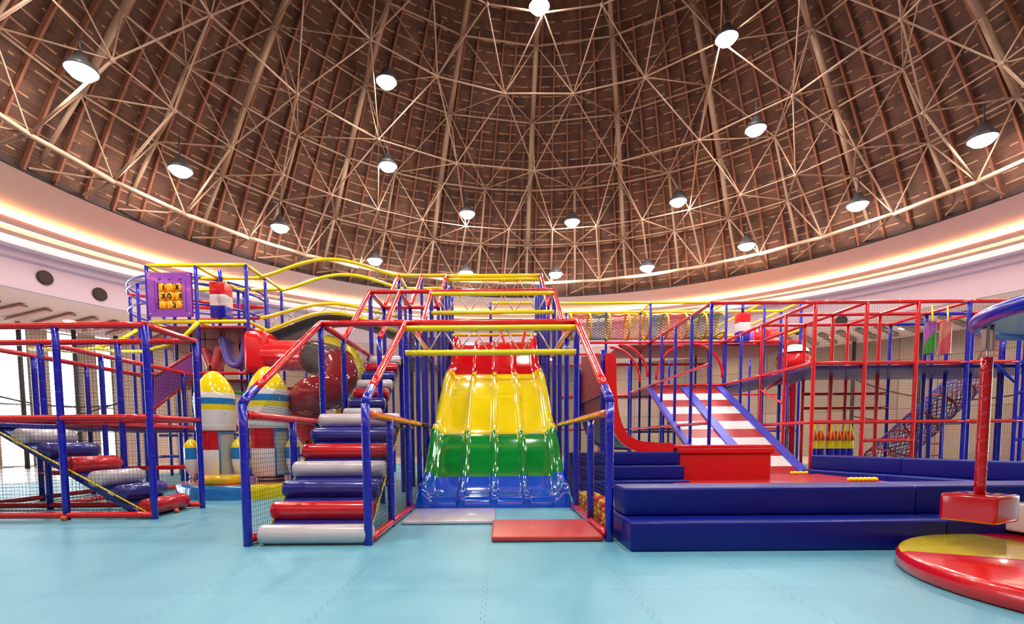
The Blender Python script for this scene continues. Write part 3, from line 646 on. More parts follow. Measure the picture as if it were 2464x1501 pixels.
for i, c in enumerate(['rollred', 'rollblue', 'rollwhite', 'rollred', 'rollblue', 'rollwhite']):
    mb = MB(); r = 0.115; L_ = 0.92
    mb.lathe([(0.0, 0), (r*0.8, 0), (r, 0.03), (r, L_-0.1), (r*0.8, L_-0.02), (0, L_)], (0, 0, 0), 24)
    x, z = -4.86-i*0.335, 0.145+i*0.196; mb.v = [(x+v[0], 6.92+v[2], z+v[1]) for v in mb.v]; part('step_roller', mb, c, t)
part('ramp_board', MB().prism([V(-4.98, 6.95, 0.01), V(-4.84, 6.95, 0.01), V(-6.85, 6.95, 1.28), V(-6.95, 6.95, 1.24)], (0, 0.88, 0)), 'rollblue', t)
part('edge_rope', MB().tube((-4.72, 6.9, 0.03), (-7.0, 6.9, 1.33), 0.013, 8, seam=0.1), 'fyellow', t)
ball_mb = MB().sphere((0, 0, 0), 0.037, 12)
def ball(p, mat, lb, grp, protos={}):
    if mat not in protos:
        o = mesh_obj('play_ball', ball_mb, mat); protos[mat] = o.data; bpy.data.objects.remove(o)
    o = bpy.data.objects.new('play_ball', protos[mat]); COL.objects.link(o); o.location = p; o['label'] = lb; o['category'] = 'ball'
    if grp: o['group'] = grp
    return o
b_ = onz(425, 1228, 0.037); ball((b_.x, b_.y, 0.037), 'orange', 'stray orange ball on the floor beside the lowest red roller', None)
b_ = onz(172, 1243, 0.037); ball((b_.x, 6.72, 0.037), 'orange', 'stray orange ball under the floor rail of the left frame', None)

# ------------------------------------------------------------------ left tower, bridge, round cage
YT = [12.5, 13.5, 14.5]
xt = [at(362, 1057, 12.5).x, at(482, 1057, 12.5).x, at(604, 1057, 12.5).x]; xt = [-8.42, -7.24, -6.03]
zt = at(592, 637, 12.5).z; zd = at(592, 773, 12.5).z
F = Frame('tower_frame', 'tall tower with yellow rails, blue posts and the purple noughts and crosses board', (-7.2, 13.5, 0))
for x in xt:
    for y in YT: F.post(x, y, zt)
for z in (zt, zd):
    for y in YT: F.rail((xt[0], y, z), (xt[2], y, z), 'yellow')
    for x in xt: F.rail((x, YT[0], z), (x, YT[2], z), 'yellow')
F.rail((xt[1], YT[0], zd), (xt[1]-0.45, YT[0]+0.05, zd-0.42), 'yellow'); F.deck((xt[0], YT[0], zd-0.16), (xt[2], YT[2], zd-0.1), 'deckred')
for z in (1.4, 2.7):
    for y in (YT[0], YT[2]): F.rail((xt[0], y, z), (xt[2], y, z), 'red')
    F.rail((xt[2], YT[0], z), (xt[2], YT[2], z), 'red')
F.deck((xt[0], YT[0]+0.1, 2.5), (xt[2], YT[2], 2.56), 'deckred'); F.deck((xt[1], YT[0]+0.1, 2.2), (xt[2], YT[2]-1.0, 2.26), 'green')
F.net((xt[1], YT[0], zd), (xt[2], YT[0], zd), (xt[2], YT[0], zt), (xt[1], YT[0], zt)); F.net((xt[2], YT[0], zd), (xt[2], YT[2], zd), (xt[2], YT[2], zt), (xt[2], YT[0], zt))
F.net((xt[0], YT[2], zd), (xt[2], YT[2], zd), (xt[2], YT[2], zt), (xt[0], YT[2], zt)); F.net((xt[0], YT[0], 0), (xt[2], YT[0], 0), (xt[2], YT[0], zd), (xt[0], YT[0], zd), 0.06)
# noughts and crosses board
a, b_ = at(362, 764, 12.42), at(470, 657, 12.42)
bx0, bx1, bz0, bz1 = xt[0]+0.07, xt[1]-0.06, zd+0.10, zt-0.2
t = thing('game_board', 'purple panel with nine yellow noughts and crosses drums on the tower', 'game panel', ((bx0+bx1)/2, 12.42, bz0))
w_, h_ = bx1-bx0, bz1-bz0
ix0, ix1, iz0, iz1 = bx0+w_*0.22, bx0+w_*0.79, bz0+h_*0.17, bz0+h_*0.76
mb = MB()
for lo, hi in (((bx0, 12.39, bz0), (ix0, 12.45, bz1)), ((ix1, 12.39, bz0), (bx1, 12.45, bz1)), ((ix0, 12.39, bz0), (ix1, 12.45, iz0)), ((ix0, 12.39, iz1), (ix1, 12.45, bz1))): mb.box(lo, hi)
for lo, hi in (((ix0-0.09, 12.37, iz0-0.05), (ix0-0.05, 12.40, iz1+0.05)), ((ix1+0.05, 12.37, iz0-0.05), (ix1+0.09, 12.40, iz1+0.05))): mb.box(lo, hi)
part('panel', mb, 'purple', t)
for k in range(3): part('knob', MB().sphere((bx0+w_*(0.28+0.23*k), 12.39, bz1-h_*0.13), 0.05, 12, sc=(1, 0.5, 1)), 'purple', t)
for fx, fz in ((0.06, 0.06), (0.94, 0.06), (0.06, 0.94), (0.94, 0.94)): part('bolt', MB().sphere((bx0+w_*fx, 12.385, bz0+h_*fz), 0.022, 8), 'silver', t)
glyph = [['I', '', 'X'], ['X', 'O', 'X'], ['C', 'O', 'C']]
offs = [[0.3, 0, 0.0], [0.28, 0.05, 0.3], [-0.38, 0.38, 0.42]]
cw, chh = (ix1-ix0)/3, (iz1-iz0)/3
def bar(mb, x, z, dx, dz, w, y): 
    d = Vector((dx, 0, dz)); L2 = d.length/2; d.normalize(); s_ = Vector((-d.z, 0, d.x))*w/2; c = Vector((x, y, z))
    mb.prism([c-d*L2-s_, c+d*L2-s_, c+d*L2+s_, c-d*L2+s_], (0, 0.012, 0))
for r in range(3):
    for c in range(3):
        cx_ = ix0+cw*(c+0.5); cz_ = iz1-chh*(r+0.5)
        mb = MB().lathe([(0.0, -chh*0.47), (cw*0.40, -chh*0.47), (cw*0.47, -chh*0.42), (cw*0.47, chh*0.42), (cw*0.40, chh*0.47), (0, chh*0.47)], (cx_, 12.46, cz_), 24)
        dr = part('drum', mb, 'tic', t); g = glyph[r][c]
        if not g: continue
        x, gm = cx_+offs[r][c]*cw, MB(); yy = 12.46 - math.sqrt(max(0.0001, (cw*0.47)**2-(offs[r][c]*cw)**2)) - 0.012
        if g == 'X': bar(gm, x, cz_, 0.07, 0.12, 0.026, yy-0.005); bar(gm, x, cz_, -0.07, 0.12, 0.026, yy-0.005)
        elif g == 'I': bar(gm, x, cz_, 0.0, 0.12, 0.03, yy)
        else:
            rng = range(20); pts = [V(x+0.04*math.cos(2*PI*i/20), yy, cz_+0.055*math.sin(2*PI*i/20)) for i in rng]
            gm.sweep(pts if g == 'O' else pts[5:16], 0.013, 6, closed=(g == 'O'))
        part('letter', gm, 'black', dr)
# arched bridge
t = thing('arched_bridge', 'humped bridge with yellow arched handrails between the left tower and the centre gates', 'bridge', (-4.2, 13.8, 3.9))
def arch(x0, x1, y0, y1, z0, z1, rise, n=28, pw=1.0): return [V(x0+(x1-x0)*i/n, y0+(y1-y0)*i/n, z0+(z1-z0)*i/n + rise*(math.sin(PI*i/n))**1.35) for i in range(n+1)]
for y, z0, rise in ((13.2, Z4, 0.42), (14.4, Z4, 0.42), (13.2, Z4-1.02, 0.34), (13.2, Z4-1.38, 0.48), (14.4, Z4-1.02, 0.34)):
    part('arched_rail', MB().sweep(arch(xt[2], XA, y, y, z0, z0, rise), 0.043, 10), 'yellow', t)
ar = arch(xt[2], XA, 13.25, 13.25, Z4-1.42, Z4-1.42, 0.48)
mb = MB(); vs = []
for p in ar: vs += [p, p+V(0, 1.1, 0), p+V(0, 1.1, -0.08), p+V(0, 0, -0.08)]
fs = []
for i in range(len(ar)-1):
    for k in range(4): fs.append((4*i+k, 4*i+(k+1) % 4, 4*i+4+(k+1) % 4, 4*i+4+k))
part('bridge_deck', mb.add(vs, fs), 'dark', t)
hi, lo = arch(xt[2], XA, 13.2, 13.2, Z4-1.02, Z4-1.02, 0.34, 16), arch(xt[2], XA, 13.2, 13.2, Z4-1.38, Z4-1.38, 0.48, 16)
for i in range(1, 15, 2):
    part('brace_rod', MB().tube(lo[i], hi[i+1], 0.011, 8, seam=0), 'silver', t); part('brace_rod', MB().tube(hi[i], lo[i+1], 0.011, 8, seam=0), 'silver', t)
mb = MB(); A_, B_ = arch(xt[2], XA, 14.4, 14.4, Z4, Z4, 0.42, 70), arch(xt[2], XA, 14.4, 14.4, Z4-1.4, Z4-1.4, 0.42, 70)
for p, q in zip(A_, B_): mb.strand(p, q)
for k in range(29):
    u = k/28
    for i in range(0, 70, 5): mb.strand(B_[i].lerp(A_[i], u), B_[i+5].lerp(A_[i+5], u))
part('net', mb, 'net', t)
# round cage
RC = V(-8.55, 15.0, 0); rc = 1.75
F = Frame('round_cage', 'round blue-railed lookout ring behind the purple game board', RC)
for z in (5.28, 5.12, 4.6):
    F.bent([RC+V(rc*math.cos(2*PI*i/48), rc*math.sin(2*PI*i/48), z) for i in range(49)], 'blue', 0.03, 'ring_rail')
for k in range(8):
    w = 2*PI*k/8+0.35; F.post(RC.x+rc*math.cos(w), RC.y+rc*math.sin(w), 5.12)
for w in (PI-0.3, PI+0.5): F.rail(RC+V(rc*math.cos(w), rc*math.sin(w), 5.05), RC+V(rc, 0.2, 4.95), 'red')
F.rail(RC+V(-rc*0.9, 0.3, 4.6), RC+V(rc, -0.2, 4.55), 'red')
F.deck(RC+V(-1.2, -1.2, 3.75), RC+V(1.2, 1.2, 3.82), 'deckred')
pts = [at(70, 838, 13.6), at(130, 842, 13.6), at(180, 845, 13.4), at(230, 838, 13.2), at(285, 846, 12.9), at(345, 846, 12.6), at(400, 832, 12.3), at(445, 808, 12.2), at(478, 775, 12.3)]
part('curved_rail', MB().sweep(pts, 0.05, 10), 'yellow', F.t); part('curved_rail', MB().sweep([at(228, 838, 13.2), at(270, 826, 13.5), at(300, 812, 13.8), at(342, 786, 14.2)], 0.05, 10), 'yellow', F.t)
# hanging slings
def sling(x0, x1, y, zt_, depth, mat, lb, wd=0.42, ex=2.6):
    pts = []; n = 24
    for i in range(n+1): u = i/n; pts.append(V(x0+(x1-x0)*u, y, zt_-depth*(1-abs(2*u-1)**ex)))
    mb = MB(); vs = []
    for i, p in enumerate(pts):
        tdir = (pts[min(i+1, n)]-pts[max(i-1, 0)]).normalized(); nr_ = Vector((-tdir.z, 0, tdir.x))*0.06
        vs += [p+V(0, -wd/2, 0)+nr_, p+V(0, wd/2, 0)+nr_, p+V(0, wd/2, 0)-nr_, p+V(0, -wd/2, 0)-nr_]
    fs = [(0, 1, 2, 3)]
    for i in range(n):
        for k in range(4): fs.append((4*i+k, 4*i+(k+1) % 4, 4*i+4+(k+1) % 4, 4*i+4+k))
    t = thing('sling_seat', lb, 'swing', V((x0+x1)/2, y, zt_-depth)); part('padded_loop', mb.add(vs, fs), mat, t)
    for p in (pts[0], pts[-1]): part('strap', MB().tube(p-V(0, 0, 0.02), V(p.x, p.y, zd-0.16), 0.012, 6, seam=0), 'black', t)
p0, p1 = at(494, 838, 13.0), at(535, 838, 13.0); sling(p0.x, p1.x, 13.0, p0.z, 0.56, 'pink', 'pink and red V-shaped sling hanging beneath the tower deck', ex=1.25)
p0, p1 = at(541, 832, 13.0), at(598, 800, 13.0); sling(p0.x, p1.x, 13.0, p1.z-0.12, 0.72, 'lilac', 'lilac U-shaped sling hanging beneath the tower, right of the pink one')
def bag(px, py0, py1, Y, wpx, mats, lb):
    a, b_ = at(px, py0, Y), at(px, py1, Y); w = wpx*Y/FPX/2; n = len(mats); h_ = (a.z-b_.z)/n
    t = thing('hanging_bag', lb, 'hanging bag', b_)
    for i, m_ in enumerate(mats): part('segment', MB().box((a.x-w, Y-w, a.z-h_*(i+1)), (a.x+w, Y+w, a.z-h_*i), 0.02), m_, t)
    part('strap', MB().tube((a.x, Y, a.z), (a.x, Y, a.z+0.35), 0.05, 8, seam=0), 'blue', t)
bag(531, 684, 768, 13.4, 36, ['red', 'white', 'blue'], 'square red, white and blue hanging bag in the left tower')
bag(1787, 755, 822, 16.6, 26, ['red', 'white', 'blue'], 'square red, white and blue hanging bag in the right upper tower')
# purple slide behind left frame
t = thing('ramp_slide', 'wide purple sloping slide behind the left frame, left of the rockets', 'slide', (-6.7, 10.8, 0))
A1, A2, A3, A4 = at(372, 905, 10.9), at(470, 845, 12.2), at(470, 905, 12.2), at(368, 985, 10.9)
part('slide_bed', MB().prism([A1, A2, A3, A4], (0.02, 0.05, 0)), 'violet', t); part('edge_rail', MB().tube(A4, A3, 0.035), 'red', t); part('edge_rail', MB().tube(A1, A2, 0.035), 'deckred', t)
part('leg', MB().tube(A4-V(0, 0, 0), V(A4.x, A4.y, 0), 0.04), 'blue', t); part('leg', MB().tube(A3, V(A3.x, A3.y, 0), 0.04), 'blue', t)

# tube slide
def spl(ctrl, m=8):
    out = []
    for i in range(len(ctrl)-1):
        p = [ctrl[max(i-1, 0)], ctrl[i], ctrl[i+1], ctrl[min(i+2, len(ctrl)-1)]]
        for j in range(m):
            u = j/m; out.append(0.5*((2*p[1])+(-p[0]+p[2])*u+(2*p[0]-5*p[1]+4*p[2]-p[3])*u*u+(-p[0]+3*p[1]-3*p[2]+p[3])*u**3))
    out.append(ctrl[-1].copy()); return out
t = thing('tube_slide', 'red enclosed tube slide with a smoky clear section curling down behind the entrance frame', 'slide', at(770, 1060, 10.6)*1.0)
tp = spl([at(640, 856, 12.6), at(700, 856, 12.3), at(755, 860, 11.9), at(805, 872, 11.4), at(822, 905, 10.9), at(795, 940, 10.45), at(752, 950, 10.2), at(735, 975, 10.5), at(742, 1015, 10.9), at(775, 1060, 11.2), at(840, 1105, 11.3)])
segs = [(0, 16, 'red'), (16, 26, 'smoky'), (26, 40, 'deepred'), (40, 54, 'deepred'), (54, 70, 'red'), (70, 80, 'red')]
for a, b_, m_ in segs:
    b2 = min(b_+1, len(tp)); part('tube_section', MB().sweep(tp[a:b2], 0.36, 28, caps=False), m_, t)
    part('joint_ring', MB().sweep([tp[a]-(tp[min(a+1, len(tp)-1)]-tp[a]).normalized()*0.02, tp[a]+(tp[min(a+1, len(tp)-1)]-tp[a]).normalized()*0.04], 0.385, 28), m_ if m_ != 'smoky' else 'deepred', t)
c = at(628, 850, 12.6); part('entry_box', MB().box((c.x-0.28, 12.2, c.z-0.52), (c.x+0.3, 13.1, c.z+0.5), 0.2), 'red', t)
for i in (30, 62): part('support_leg', MB().tube(tp[i]-V(0, 0, 0.36), V(tp[i].x, tp[i].y, 0), 0.035, 8, seam=0), 'dark', t)
t = thing('tube_slide', 'yellow ribbed tube curling down behind the red tube slide', 'slide', at(850, 1000, 13.0))
tp = spl([at(785, 832, 13.4), at(825, 845, 13.2), at(848, 885, 12.9), at(840, 930, 12.8), at(828, 975, 12.8), at(835, 1020, 12.9)])
rr = [0.26+(0.03 if i % 2 else 0) for i in range(len(tp))]; part('tube_section', MB().sweep(tp, rr, 24), 'fyellow', t)
part('support_leg', MB().tube(tp[-1], V(tp[-1].x, tp[-1].y, 0), 0.05, 8, seam=0), 'dark', t)

# ------------------------------------------------------------------ rocket ride
RX, RY, RR = -4.93, 10.25, 1.36
t = thing('rocket_platform', 'round low blue, yellow and red platform carrying the two rocket cabins', 'platform', (RX, RY, 0))
for a0, a1, m_ in ((205, 291, 'skyblue'), (291, 335, 'fyellow'), (335, 425, 'fred'), (65, 155, 'skyblue'), (155, 205, 'fred')):
    mb = MB().lathe([(RR, 0.0), (RR, 0.20), (RR-0.02, 0.24), (RR-0.08, 0.26), (0.0, 0.26)], (RX, RY, 0), 24, a0=math.radians(a0), a1=math.radians(a1))
    part('rim_sector', mb, m_, t)
part('top_plate', MB().lathe([(RR-0.1, 0.262), (0.0, 0.27)], (RX, RY, 0), 48), 'salmon', t)
def rocket(x, y, z0, sc, lb, door):
    t = thing('rocket_cabin', lb, 'play rocket', (x, y, z0)); k = sc
    pr = [(0.35, 1.06, 0), (0.365, 1.36, 1), (0.372, 1.46, 2), (0.368, 1.64, 0), (0.35, 1.78, 1), (0.31, 1.90, 1), (0.25, 2.0, 1), (0.17, 2.08, 1), (0.08, 2.125, 1), (0, 2.135, 1)]
    prof_ = [(0.345, 1.10, 0), (0.35, 1.12, 0), (0.358, 1.38, 1), (0.368, 1.48, 2), (0.372, 1.60, 0), (0.352, 1.70, 1), (0.318, 1.80, 1), (0.27, 1.90, 1), (0.21, 1.99, 1), (0.14, 2.07, 1), (0.07, 2.12, 1), (0, 2.135, 1)]
    part('nose', MB().lathe([(a*k, b_*k, c) for a, b_, c in prof_], (x, y, z0), 32), ['fwhite', 'fyellow', 'skyblue'], t)
    part('belt_hinge', MB().tube((x-0.33*k, y-0.16*k, z0+1.30*k), (x+0.3*k, y-0.2*k, z0+1.30*k), 0.012, 8, seam=0), 'silver', t)
    part('collar', MB().lathe([(0.33*k, 0.98*k), (0.355*k, 1.0*k), (0.35*k, 1.11*k)], (x, y, z0), 32), 'fwhite', t)
    d = math.radians(door); dw = 0.62
    part('body', MB().lathe([(0.28*k, 0.10*k, 0), (0.325*k, 0.16*k, 0), (0.34*k, 0.62*k, 1), (0.335*k, 0.99*k, 1)], (x, y, z0), 40, a0=d+dw, a1=d+2*PI-dw), ['fwhite', 'fred'], t)
    part('door', MB().lathe([(0.318*k, 0.12*k), (0.322*k, 0.95*k)], (x, y, z0), 14, a0=d-dw, a1=d+dw), 'doorglass', t)
    fm = MB(); ang = [d-dw+2*dw*i/12 for i in range(13)]
    for zz in (0.13, 0.95): fm.sweep([V(x+0.335*k*math.cos(w), y+0.335*k*math.sin(w), z0+zz*k) for w in ang], 0.016, 6)
    for w in (d-dw, d+dw): fm.tube((x+0.335*k*math.cos(w), y+0.335*k*math.sin(w), z0+0.12*k), (x+0.335*k*math.cos(w), y+0.335*k*math.sin(w), z0+0.96*k), 0.016, 6, seam=0)
    part('door_frame', fm, 'skyblue', t)
    for i, m_ in enumerate(('dark', 'fwhite', 'dark')): part('foot_ring', MB().lathe([(0, 0.035*i*k), (0.23*k, 0.035*i*k), (0.25*k, 0.0175*k+0.035*i*k), (0.23*k, 0.035*(i+1)*k), (0, 0.035*(i+1)*k)], (x, y, z0), 28), m_, t)
    for w in (PI+0.15, -0.15+0):
        bx, by = x+0.46*k*math.cos(w), y+0.46*k*math.sin(w)
        o = part('booster', MB().lathe([(0.05, 0.12, 0), (0.09, 0.2, 0), (0.125, 0.34, 0), (0.13, 0.44, 2), (0.13, 0.66, 1), (0.11, 0.74, 1), (0.06, 0.81, 1), (0, 0.83, 1)], (bx, by, z0), 20), ['fwhite', 'fyellow', 'skyblue'], t)
        part('nozzle', MB().lathe([(0.07, 0.0), (0.05, 0.06), (0.07, 0.09), (0.05, 0.13)], (bx, by, z0), 16), 'silver', o)
rocket(-5.48, 9.9, 0.262, 1.0, 'striped yellow-nosed toy rocket cabin on the left of the round base', -18)
rocket(-4.47, 9.95, 0.262, 1.04, 'striped yellow-nosed toy rocket cabin behind the entrance frame net', -15)
part_t = thing('boarding_step', 'rounded yellow step before the rocket cabin doors', 'step', (-5.1, 9.35, 0.265)); part('cushion', MB().lathe([(0, 0), (0.36, 0), (0.39, 0.05), (0.38, 0.13), (0.33, 0.16), (0, 0.16)], (-5.10, 9.38, 0.265), 32), 'cubeyellow', part_t)
# ------------------------------------------------------------------ right: blue foam benches and steps
def foam(name, lo, hi, lb, cat='foam bench', rot=0, mat='foamblue', bev=0.03, group=None):
    return solo(name, MB().box(lo, hi, bev, rot=rot), mat, lb, cat, ((lo[0]+hi[0])/2, (lo[1]+hi[1])/2, lo[2]), group)
foam('foam_bench', (1.205, 4.60, 0.0), (4.10, 5.45, 0.275), 'long low blue foam bench in front, lowest tier, beside the blue post')
foam('foam_bench', (1.235, 4.96, 0.277), (4.10, 5.45, 0.555), 'long blue foam block stacked on the low front bench, set back one step')
foam('foam_bench', (4.115, 4.62, 0.0), (6.6, 5.50, 0.275), 'low blue foam bench behind the red hanging seat, lower tier')
foam('foam_bench', (4.115, 4.98, 0.277), (6.6, 5.50, 0.555), 'upper blue foam block behind the red hanging seat')
# far side of the pool, running back at a slant
def slant(p0, p1, z0, z1, w, lb):
    p0, p1 = Vector(p0), Vector(p1); d = p1-p0; a = math.atan2(d.y, d.x); c = (p0+p1)/2; L_ = d.length; n_ = Vector((-d.y, d.x))/L_
    c = c - n_*w/2 if n_.y < 0 else c + n_*w/2
    foam('foam_bench', (c.x-L_/2, c.y-w/2, z0), (c.x+L_/2, c.y+w/2, z1), lb, rot=a)
W0, W1, W2 = (7.28, 11.85), (7.82, 9.86), (8.9, 7.0)
Q0, Q1, Q2 = (7.05, 11.80), (7.52, 9.80), (8.55, 6.9)
slant(W0, W1, 0.30, 0.62, 0.35, 'upper blue foam wall block at the far pool edge, left of the seam'); slant(W1, (8.75, 6.5), 0.30, 0.62, 0.35, 'upper blue foam wall block at the far pool edge, right of the seam')
slant(Q0, Q1, 0.0, 0.298, 0.6, 'lower blue foam wall block at the far pool edge, left part'); slant(Q1, (8.4, 6.45), 0.0, 0.298, 0.6, 'lower blue foam wall block at the far pool edge, right part')
solo('pool_mat', MB().box((3.1, 5.5, 0.0), (6.9, 10.9, 0.25), 0.03), 'poolred', 'glossy red padded floor of the pit behind the blue benches', 'mat', (5, 8.5, 0))
for i, (y, z) in enumerate(((9.0, 0.29), (9.27, 0.54), (9.54, 0.785))):
    foam('foam_step', (1.35, y, 0.0 if i == 0 else (0.292, 0.542)[i-1]), (3.40, 9.57+0.24 if i < 2 else 9.86, z) if i else (3.40, 9.81, z), ('lowest', 'middle', 'topmost')[i]+' of the three blue foam steps left of the red box', 'foam step')
foam('foam_block', (3.42, 9.6, 0.0), (5.15, 10.7, 0.74), 'big plain red padded box behind the blue benches', 'foam block', mat='boxred', bev=0.02)
foam('foam_block', (3.36, 9.56, 0.742), (5.2, 10.75, 0.845), 'overhanging red lid slab on top of the red padded box', 'foam slab', mat='boxred', bev=0.02)
# drop slide
t = thing('drop_slide', 'steep red drop slide curving out of the blue posts onto the red box', 'slide', (2.6, 10, 0.8))
pr = [(2.10, 2.62), (2.11, 2.2), (2.13, 1.8), (2.18, 1.45), (2.27, 1.2), (2.4, 1.02), (2.6, 0.91), (2.9, 0.865), (3.3, 0.85)]
sp = spl([V(x, 0, z) for x, z in pr], 5)
def sheet(y0, y1, off, mat, nm, thick=0.04):
    mb = MB(); vs = []; n = len(sp)
    for i, p in enumerate(sp):
        tg = (sp[min(i+1, n-1)]-sp[max(i-1, 0)]).normalized(); nr_ = V(-tg.z, 0, tg.x)
        if nr_.x < 0: nr_ = -nr_
        a = p + nr_*off; b_ = a - nr_*thick
        vs += [V(a.x, y0, a.z), V(a.x, y1, a.z), V(b_.x, y1, b_.z), V(b_.x, y0, b_.z)]
    fs = [(0, 1, 2, 3), tuple(4*(n-1)+k for k in (3, 2, 1, 0))]
    for i in range(n-1):
        for k in range(4): fs.append((4*i+k, 4*i+(k+1) % 4, 4*i+4+(k+1) % 4, 4*i+4+k))
    part(nm, mb.add(vs, fs, 0, False), mat, t)
part('back_panel', MB().prism([V(2.04, 9.66, 1.9), V(2.04, 12.6, 1.9), V(2.04, 12.6, 3.05), V(2.04, 9.66, 2.62)], (0.04, 0, 0)), 'slidematte', t)
sheet(9.66, 12.6, 0.0, 'slidematte', 'slide_bed'); sheet(9.58, 9.66, 0.10, 'red', 'side_board', 0.2); sheet(12.6, 12.68, 0.1, 'lilac', 'side_board', 0.2)
part('run_out', MB().box((3.3, 9.58, 0.846), (5.18, 10.7, 0.90), 0.01), 'red', t)
for x, y in ((1.98, 9.7), (1.98, 12.5)): part('post', MB().tube((x, y, 0), (x, y, 2.7)), 'blue', t)
# small balls
k = 0; cols2 = ['fyellow', 'fyellow', 'red', 'orange', 'orange', 'fyellow']; cnt = 0
z_l = 0
for lay in range(5):
    y = 5.42 if lay else 5.42
    while y < 7.7:
        for ix in range(2):
            x = 1.215 + ix*0.076 + random.uniform(-0.004, 0.012)
            top = 4 if y < 6.9 else 3
            if lay > top: continue
            if lay == top and ix == 0 and random.random() < 0.2: continue
            if y < 5.5: continue
            c = random.choice(cols2); nm = {'fyellow': 'yellow', 'red': 'red', 'orange': 'orange'}[c]
            if cnt < 290:
                o = ball((x, y+random.uniform(-0.022, 0.022)+0.035*(lay % 2), 0.038+lay*0.062+random.uniform(-0.004, 0.006)), c, nm+' ball in the heap of balls behind the net, right of the slide', 'balls heaped behind the net beside the slide'); o['group'] = nm+' balls heaped behind the net beside the slide'; cnt += 1
        y += 0.079
for i, px in enumerate([2046, 2056, 2066, 2075, 2085, 2094, 2102, 2110, 2050, 2062, 2078, 2090]):
    p = onz(px, 1157 if i < 8 else 1154, 0.14); ball((p.x+0.02*math.sin(i*3), 8.9+0.09*(i >= 8)+0.04*math.sin(i*5), 0.145), 'fyellow', 'yellow ball lying in a row on the red pit floor by the far blue wall', 'yellow balls in a row on the pit floor') if False else None
for i in range(13):
    px = 2046+i*5.4; d = ray(px, 1156); Y = 8.95; ball((d.x*(Y+0.1*(i % 2))-0.02, Y+0.1*(i % 2), 0.288), 'yellow', 'yellow ball in the line of balls on the red pit floor', 'line of yellow balls on the red pit floor')
for i in range(6):
    px = 1905+i*7; Y = 10.7+0.08*(i % 2); d = ray(px, 1145); ball((d.x*Y, Y, 0.288), 'yellow', 'yellow ball at the foot of the red and white ramp', 'yellow balls at the foot of the striped ramp')

# striped ramp
t = thing('striped_ramp', 'two-lane red and white striped ramp with blue edge strips, rising behind the red box', 'ramp', (6.1, 12, 0.1))
Y0r, Z0r, Y1r, Z1r = 11.95, 0.16, 16.75, 2.66; XR0, XR1 = 4.90, 7.24
dr = Vector((0, Y1r-Y0r, Z1r-Z0r)); nr_ = Vector((0, -dr.z, dr.y)).normalized()
def slab(x0, x1, u0, u1, h0, h1, mat, nm):
    b0 = V(0, Y0r, Z0r)+dr*u0; b1 = V(0, Y0r, Z0r)+dr*u1
    part(nm, MB().prism([b0+nr_*h0+V(x0, 0, 0), b0+nr_*h0+V(x1, 0, 0), b1+nr_*h0+V(x1, 0, 0), b1+nr_*h0+V(x0, 0, 0)], nr_*(h1-h0)), mat, t)
slab(XR0, XR1, 0, 1, -0.10, -0.01, 'rampred', 'ramp_board')
xm = (XR0+XR1)/2
for ln, (a, b_) in enumerate(((XR0+0.1, xm-0.12), (xm+0.12, XR1-0.12))):
    bd = [0]+[0.07+0.0936*i for i in range(10)]+[1.0]
    for i in range(11): slab(a, b_, bd[i], bd[i+1], -0.008, 0.01, 'rampwhite' if i % 2 else 'rampred', 'stripe_panel')
for a, b_ in ((XR0-0.04, XR0+0.12), (xm-0.13, xm+0.13), (XR1-0.13, XR1+0.1)): slab(a, b_, -0.02, 1, 0.0, 0.06, 'rampblue', 'edge_strip')
for x in (XR0+0.1, XR1-0.1): part('leg', MB().tube((x, 15.5, 0), (x, 15.5, 1.85)), 'blue', t)
solo('ramp_toe', MB().prism([V(5.2, 10.92, 0.0), V(5.2, 11.9, 0.0), V(5.2, 11.9, 0.14), V(5.2, 10.92, 0.25)], (1.72, 0, 0)), 'poolred', 'red padded toe easing the striped ramp onto the pit floor', 'mat', (6, 11.4, 0.1))

# right frames
G = 1.2; YR = [12.07+G*i for i in range(7)]; XR = [7.41, 8.61, 9.81, 11.01, 12.21, 13.41]; L1, L2, L3 = 1.39, 2.77, 4.17
F = Frame('climbing_frame', 'big red tube climbing frame on the right, behind the blue foam wall', (9.2, 12.07, 0))
for i in range(3):
    for j in range(3): F.post(XR[i], YR[j], L3, 'red')
for z in (L1, L2, L3):
    F.rail((XR[0], YR[0], z), (XR[3], YR[0], z), 'red')
    for i in range(4): F.rail((XR[i], YR[0], z), (XR[i], YR[2], z), 'red') if z != L1 or i == 0 else None
    if z != L1:
        for j in (1, 2): F.rail((XR[0], YR[j], z), (XR[3], YR[j], z), 'red')
F.rail((XR[1], YR[0], 0.95), (XR[2], YR[0], 0.95)); 
for z in (2.25, 1.85): F.rail((XR[1], YR[2], z), (XR[3], YR[2], z), 'red')
F.rail((XR[0], YR[0], L3), (4.99, YR[0], L3), 'red'); F.deck((XR[0], YR[0]+0.05, L2-0.13), (XR[3], YR[2], L2-0.05))
F.rail((XR[0], YR[2]-0.3, L2-0.4), (XR[0]+0.6, YR[2]-0.3, L2-0.05), 'red', 0.03); F.rail((XR[0]-0.02, YR[1], 1.9), (XR[0]-0.02, YR[2], 2.4), 'red', 0.03)
F.net((XR[0], YR[0], 0.4), (XR[3], YR[0], 0.4), (XR[3], YR[0], L3), (XR[0], YR[0], L3), 0.06); F.net((XR[0], YR[0], L2), (XR[0], YR[2], L2), (XR[0], YR[2], L3), (XR[0], YR[0], L3), 0.06)
F = Frame('corner_frame', 'blue-post end bay of the right climbing frame with the twisted hanging bags', (11.6, 12.07, 0))
for i in (3, 4):
    for j in range(3): F.post(XR[i], YR[j], L3)
F.post(XR[4]+0.16, YR[0], L3); F.post(XR[3]+0.55, YR[1], L3); F.post(XR[4]+0.75, YR[1], L3)
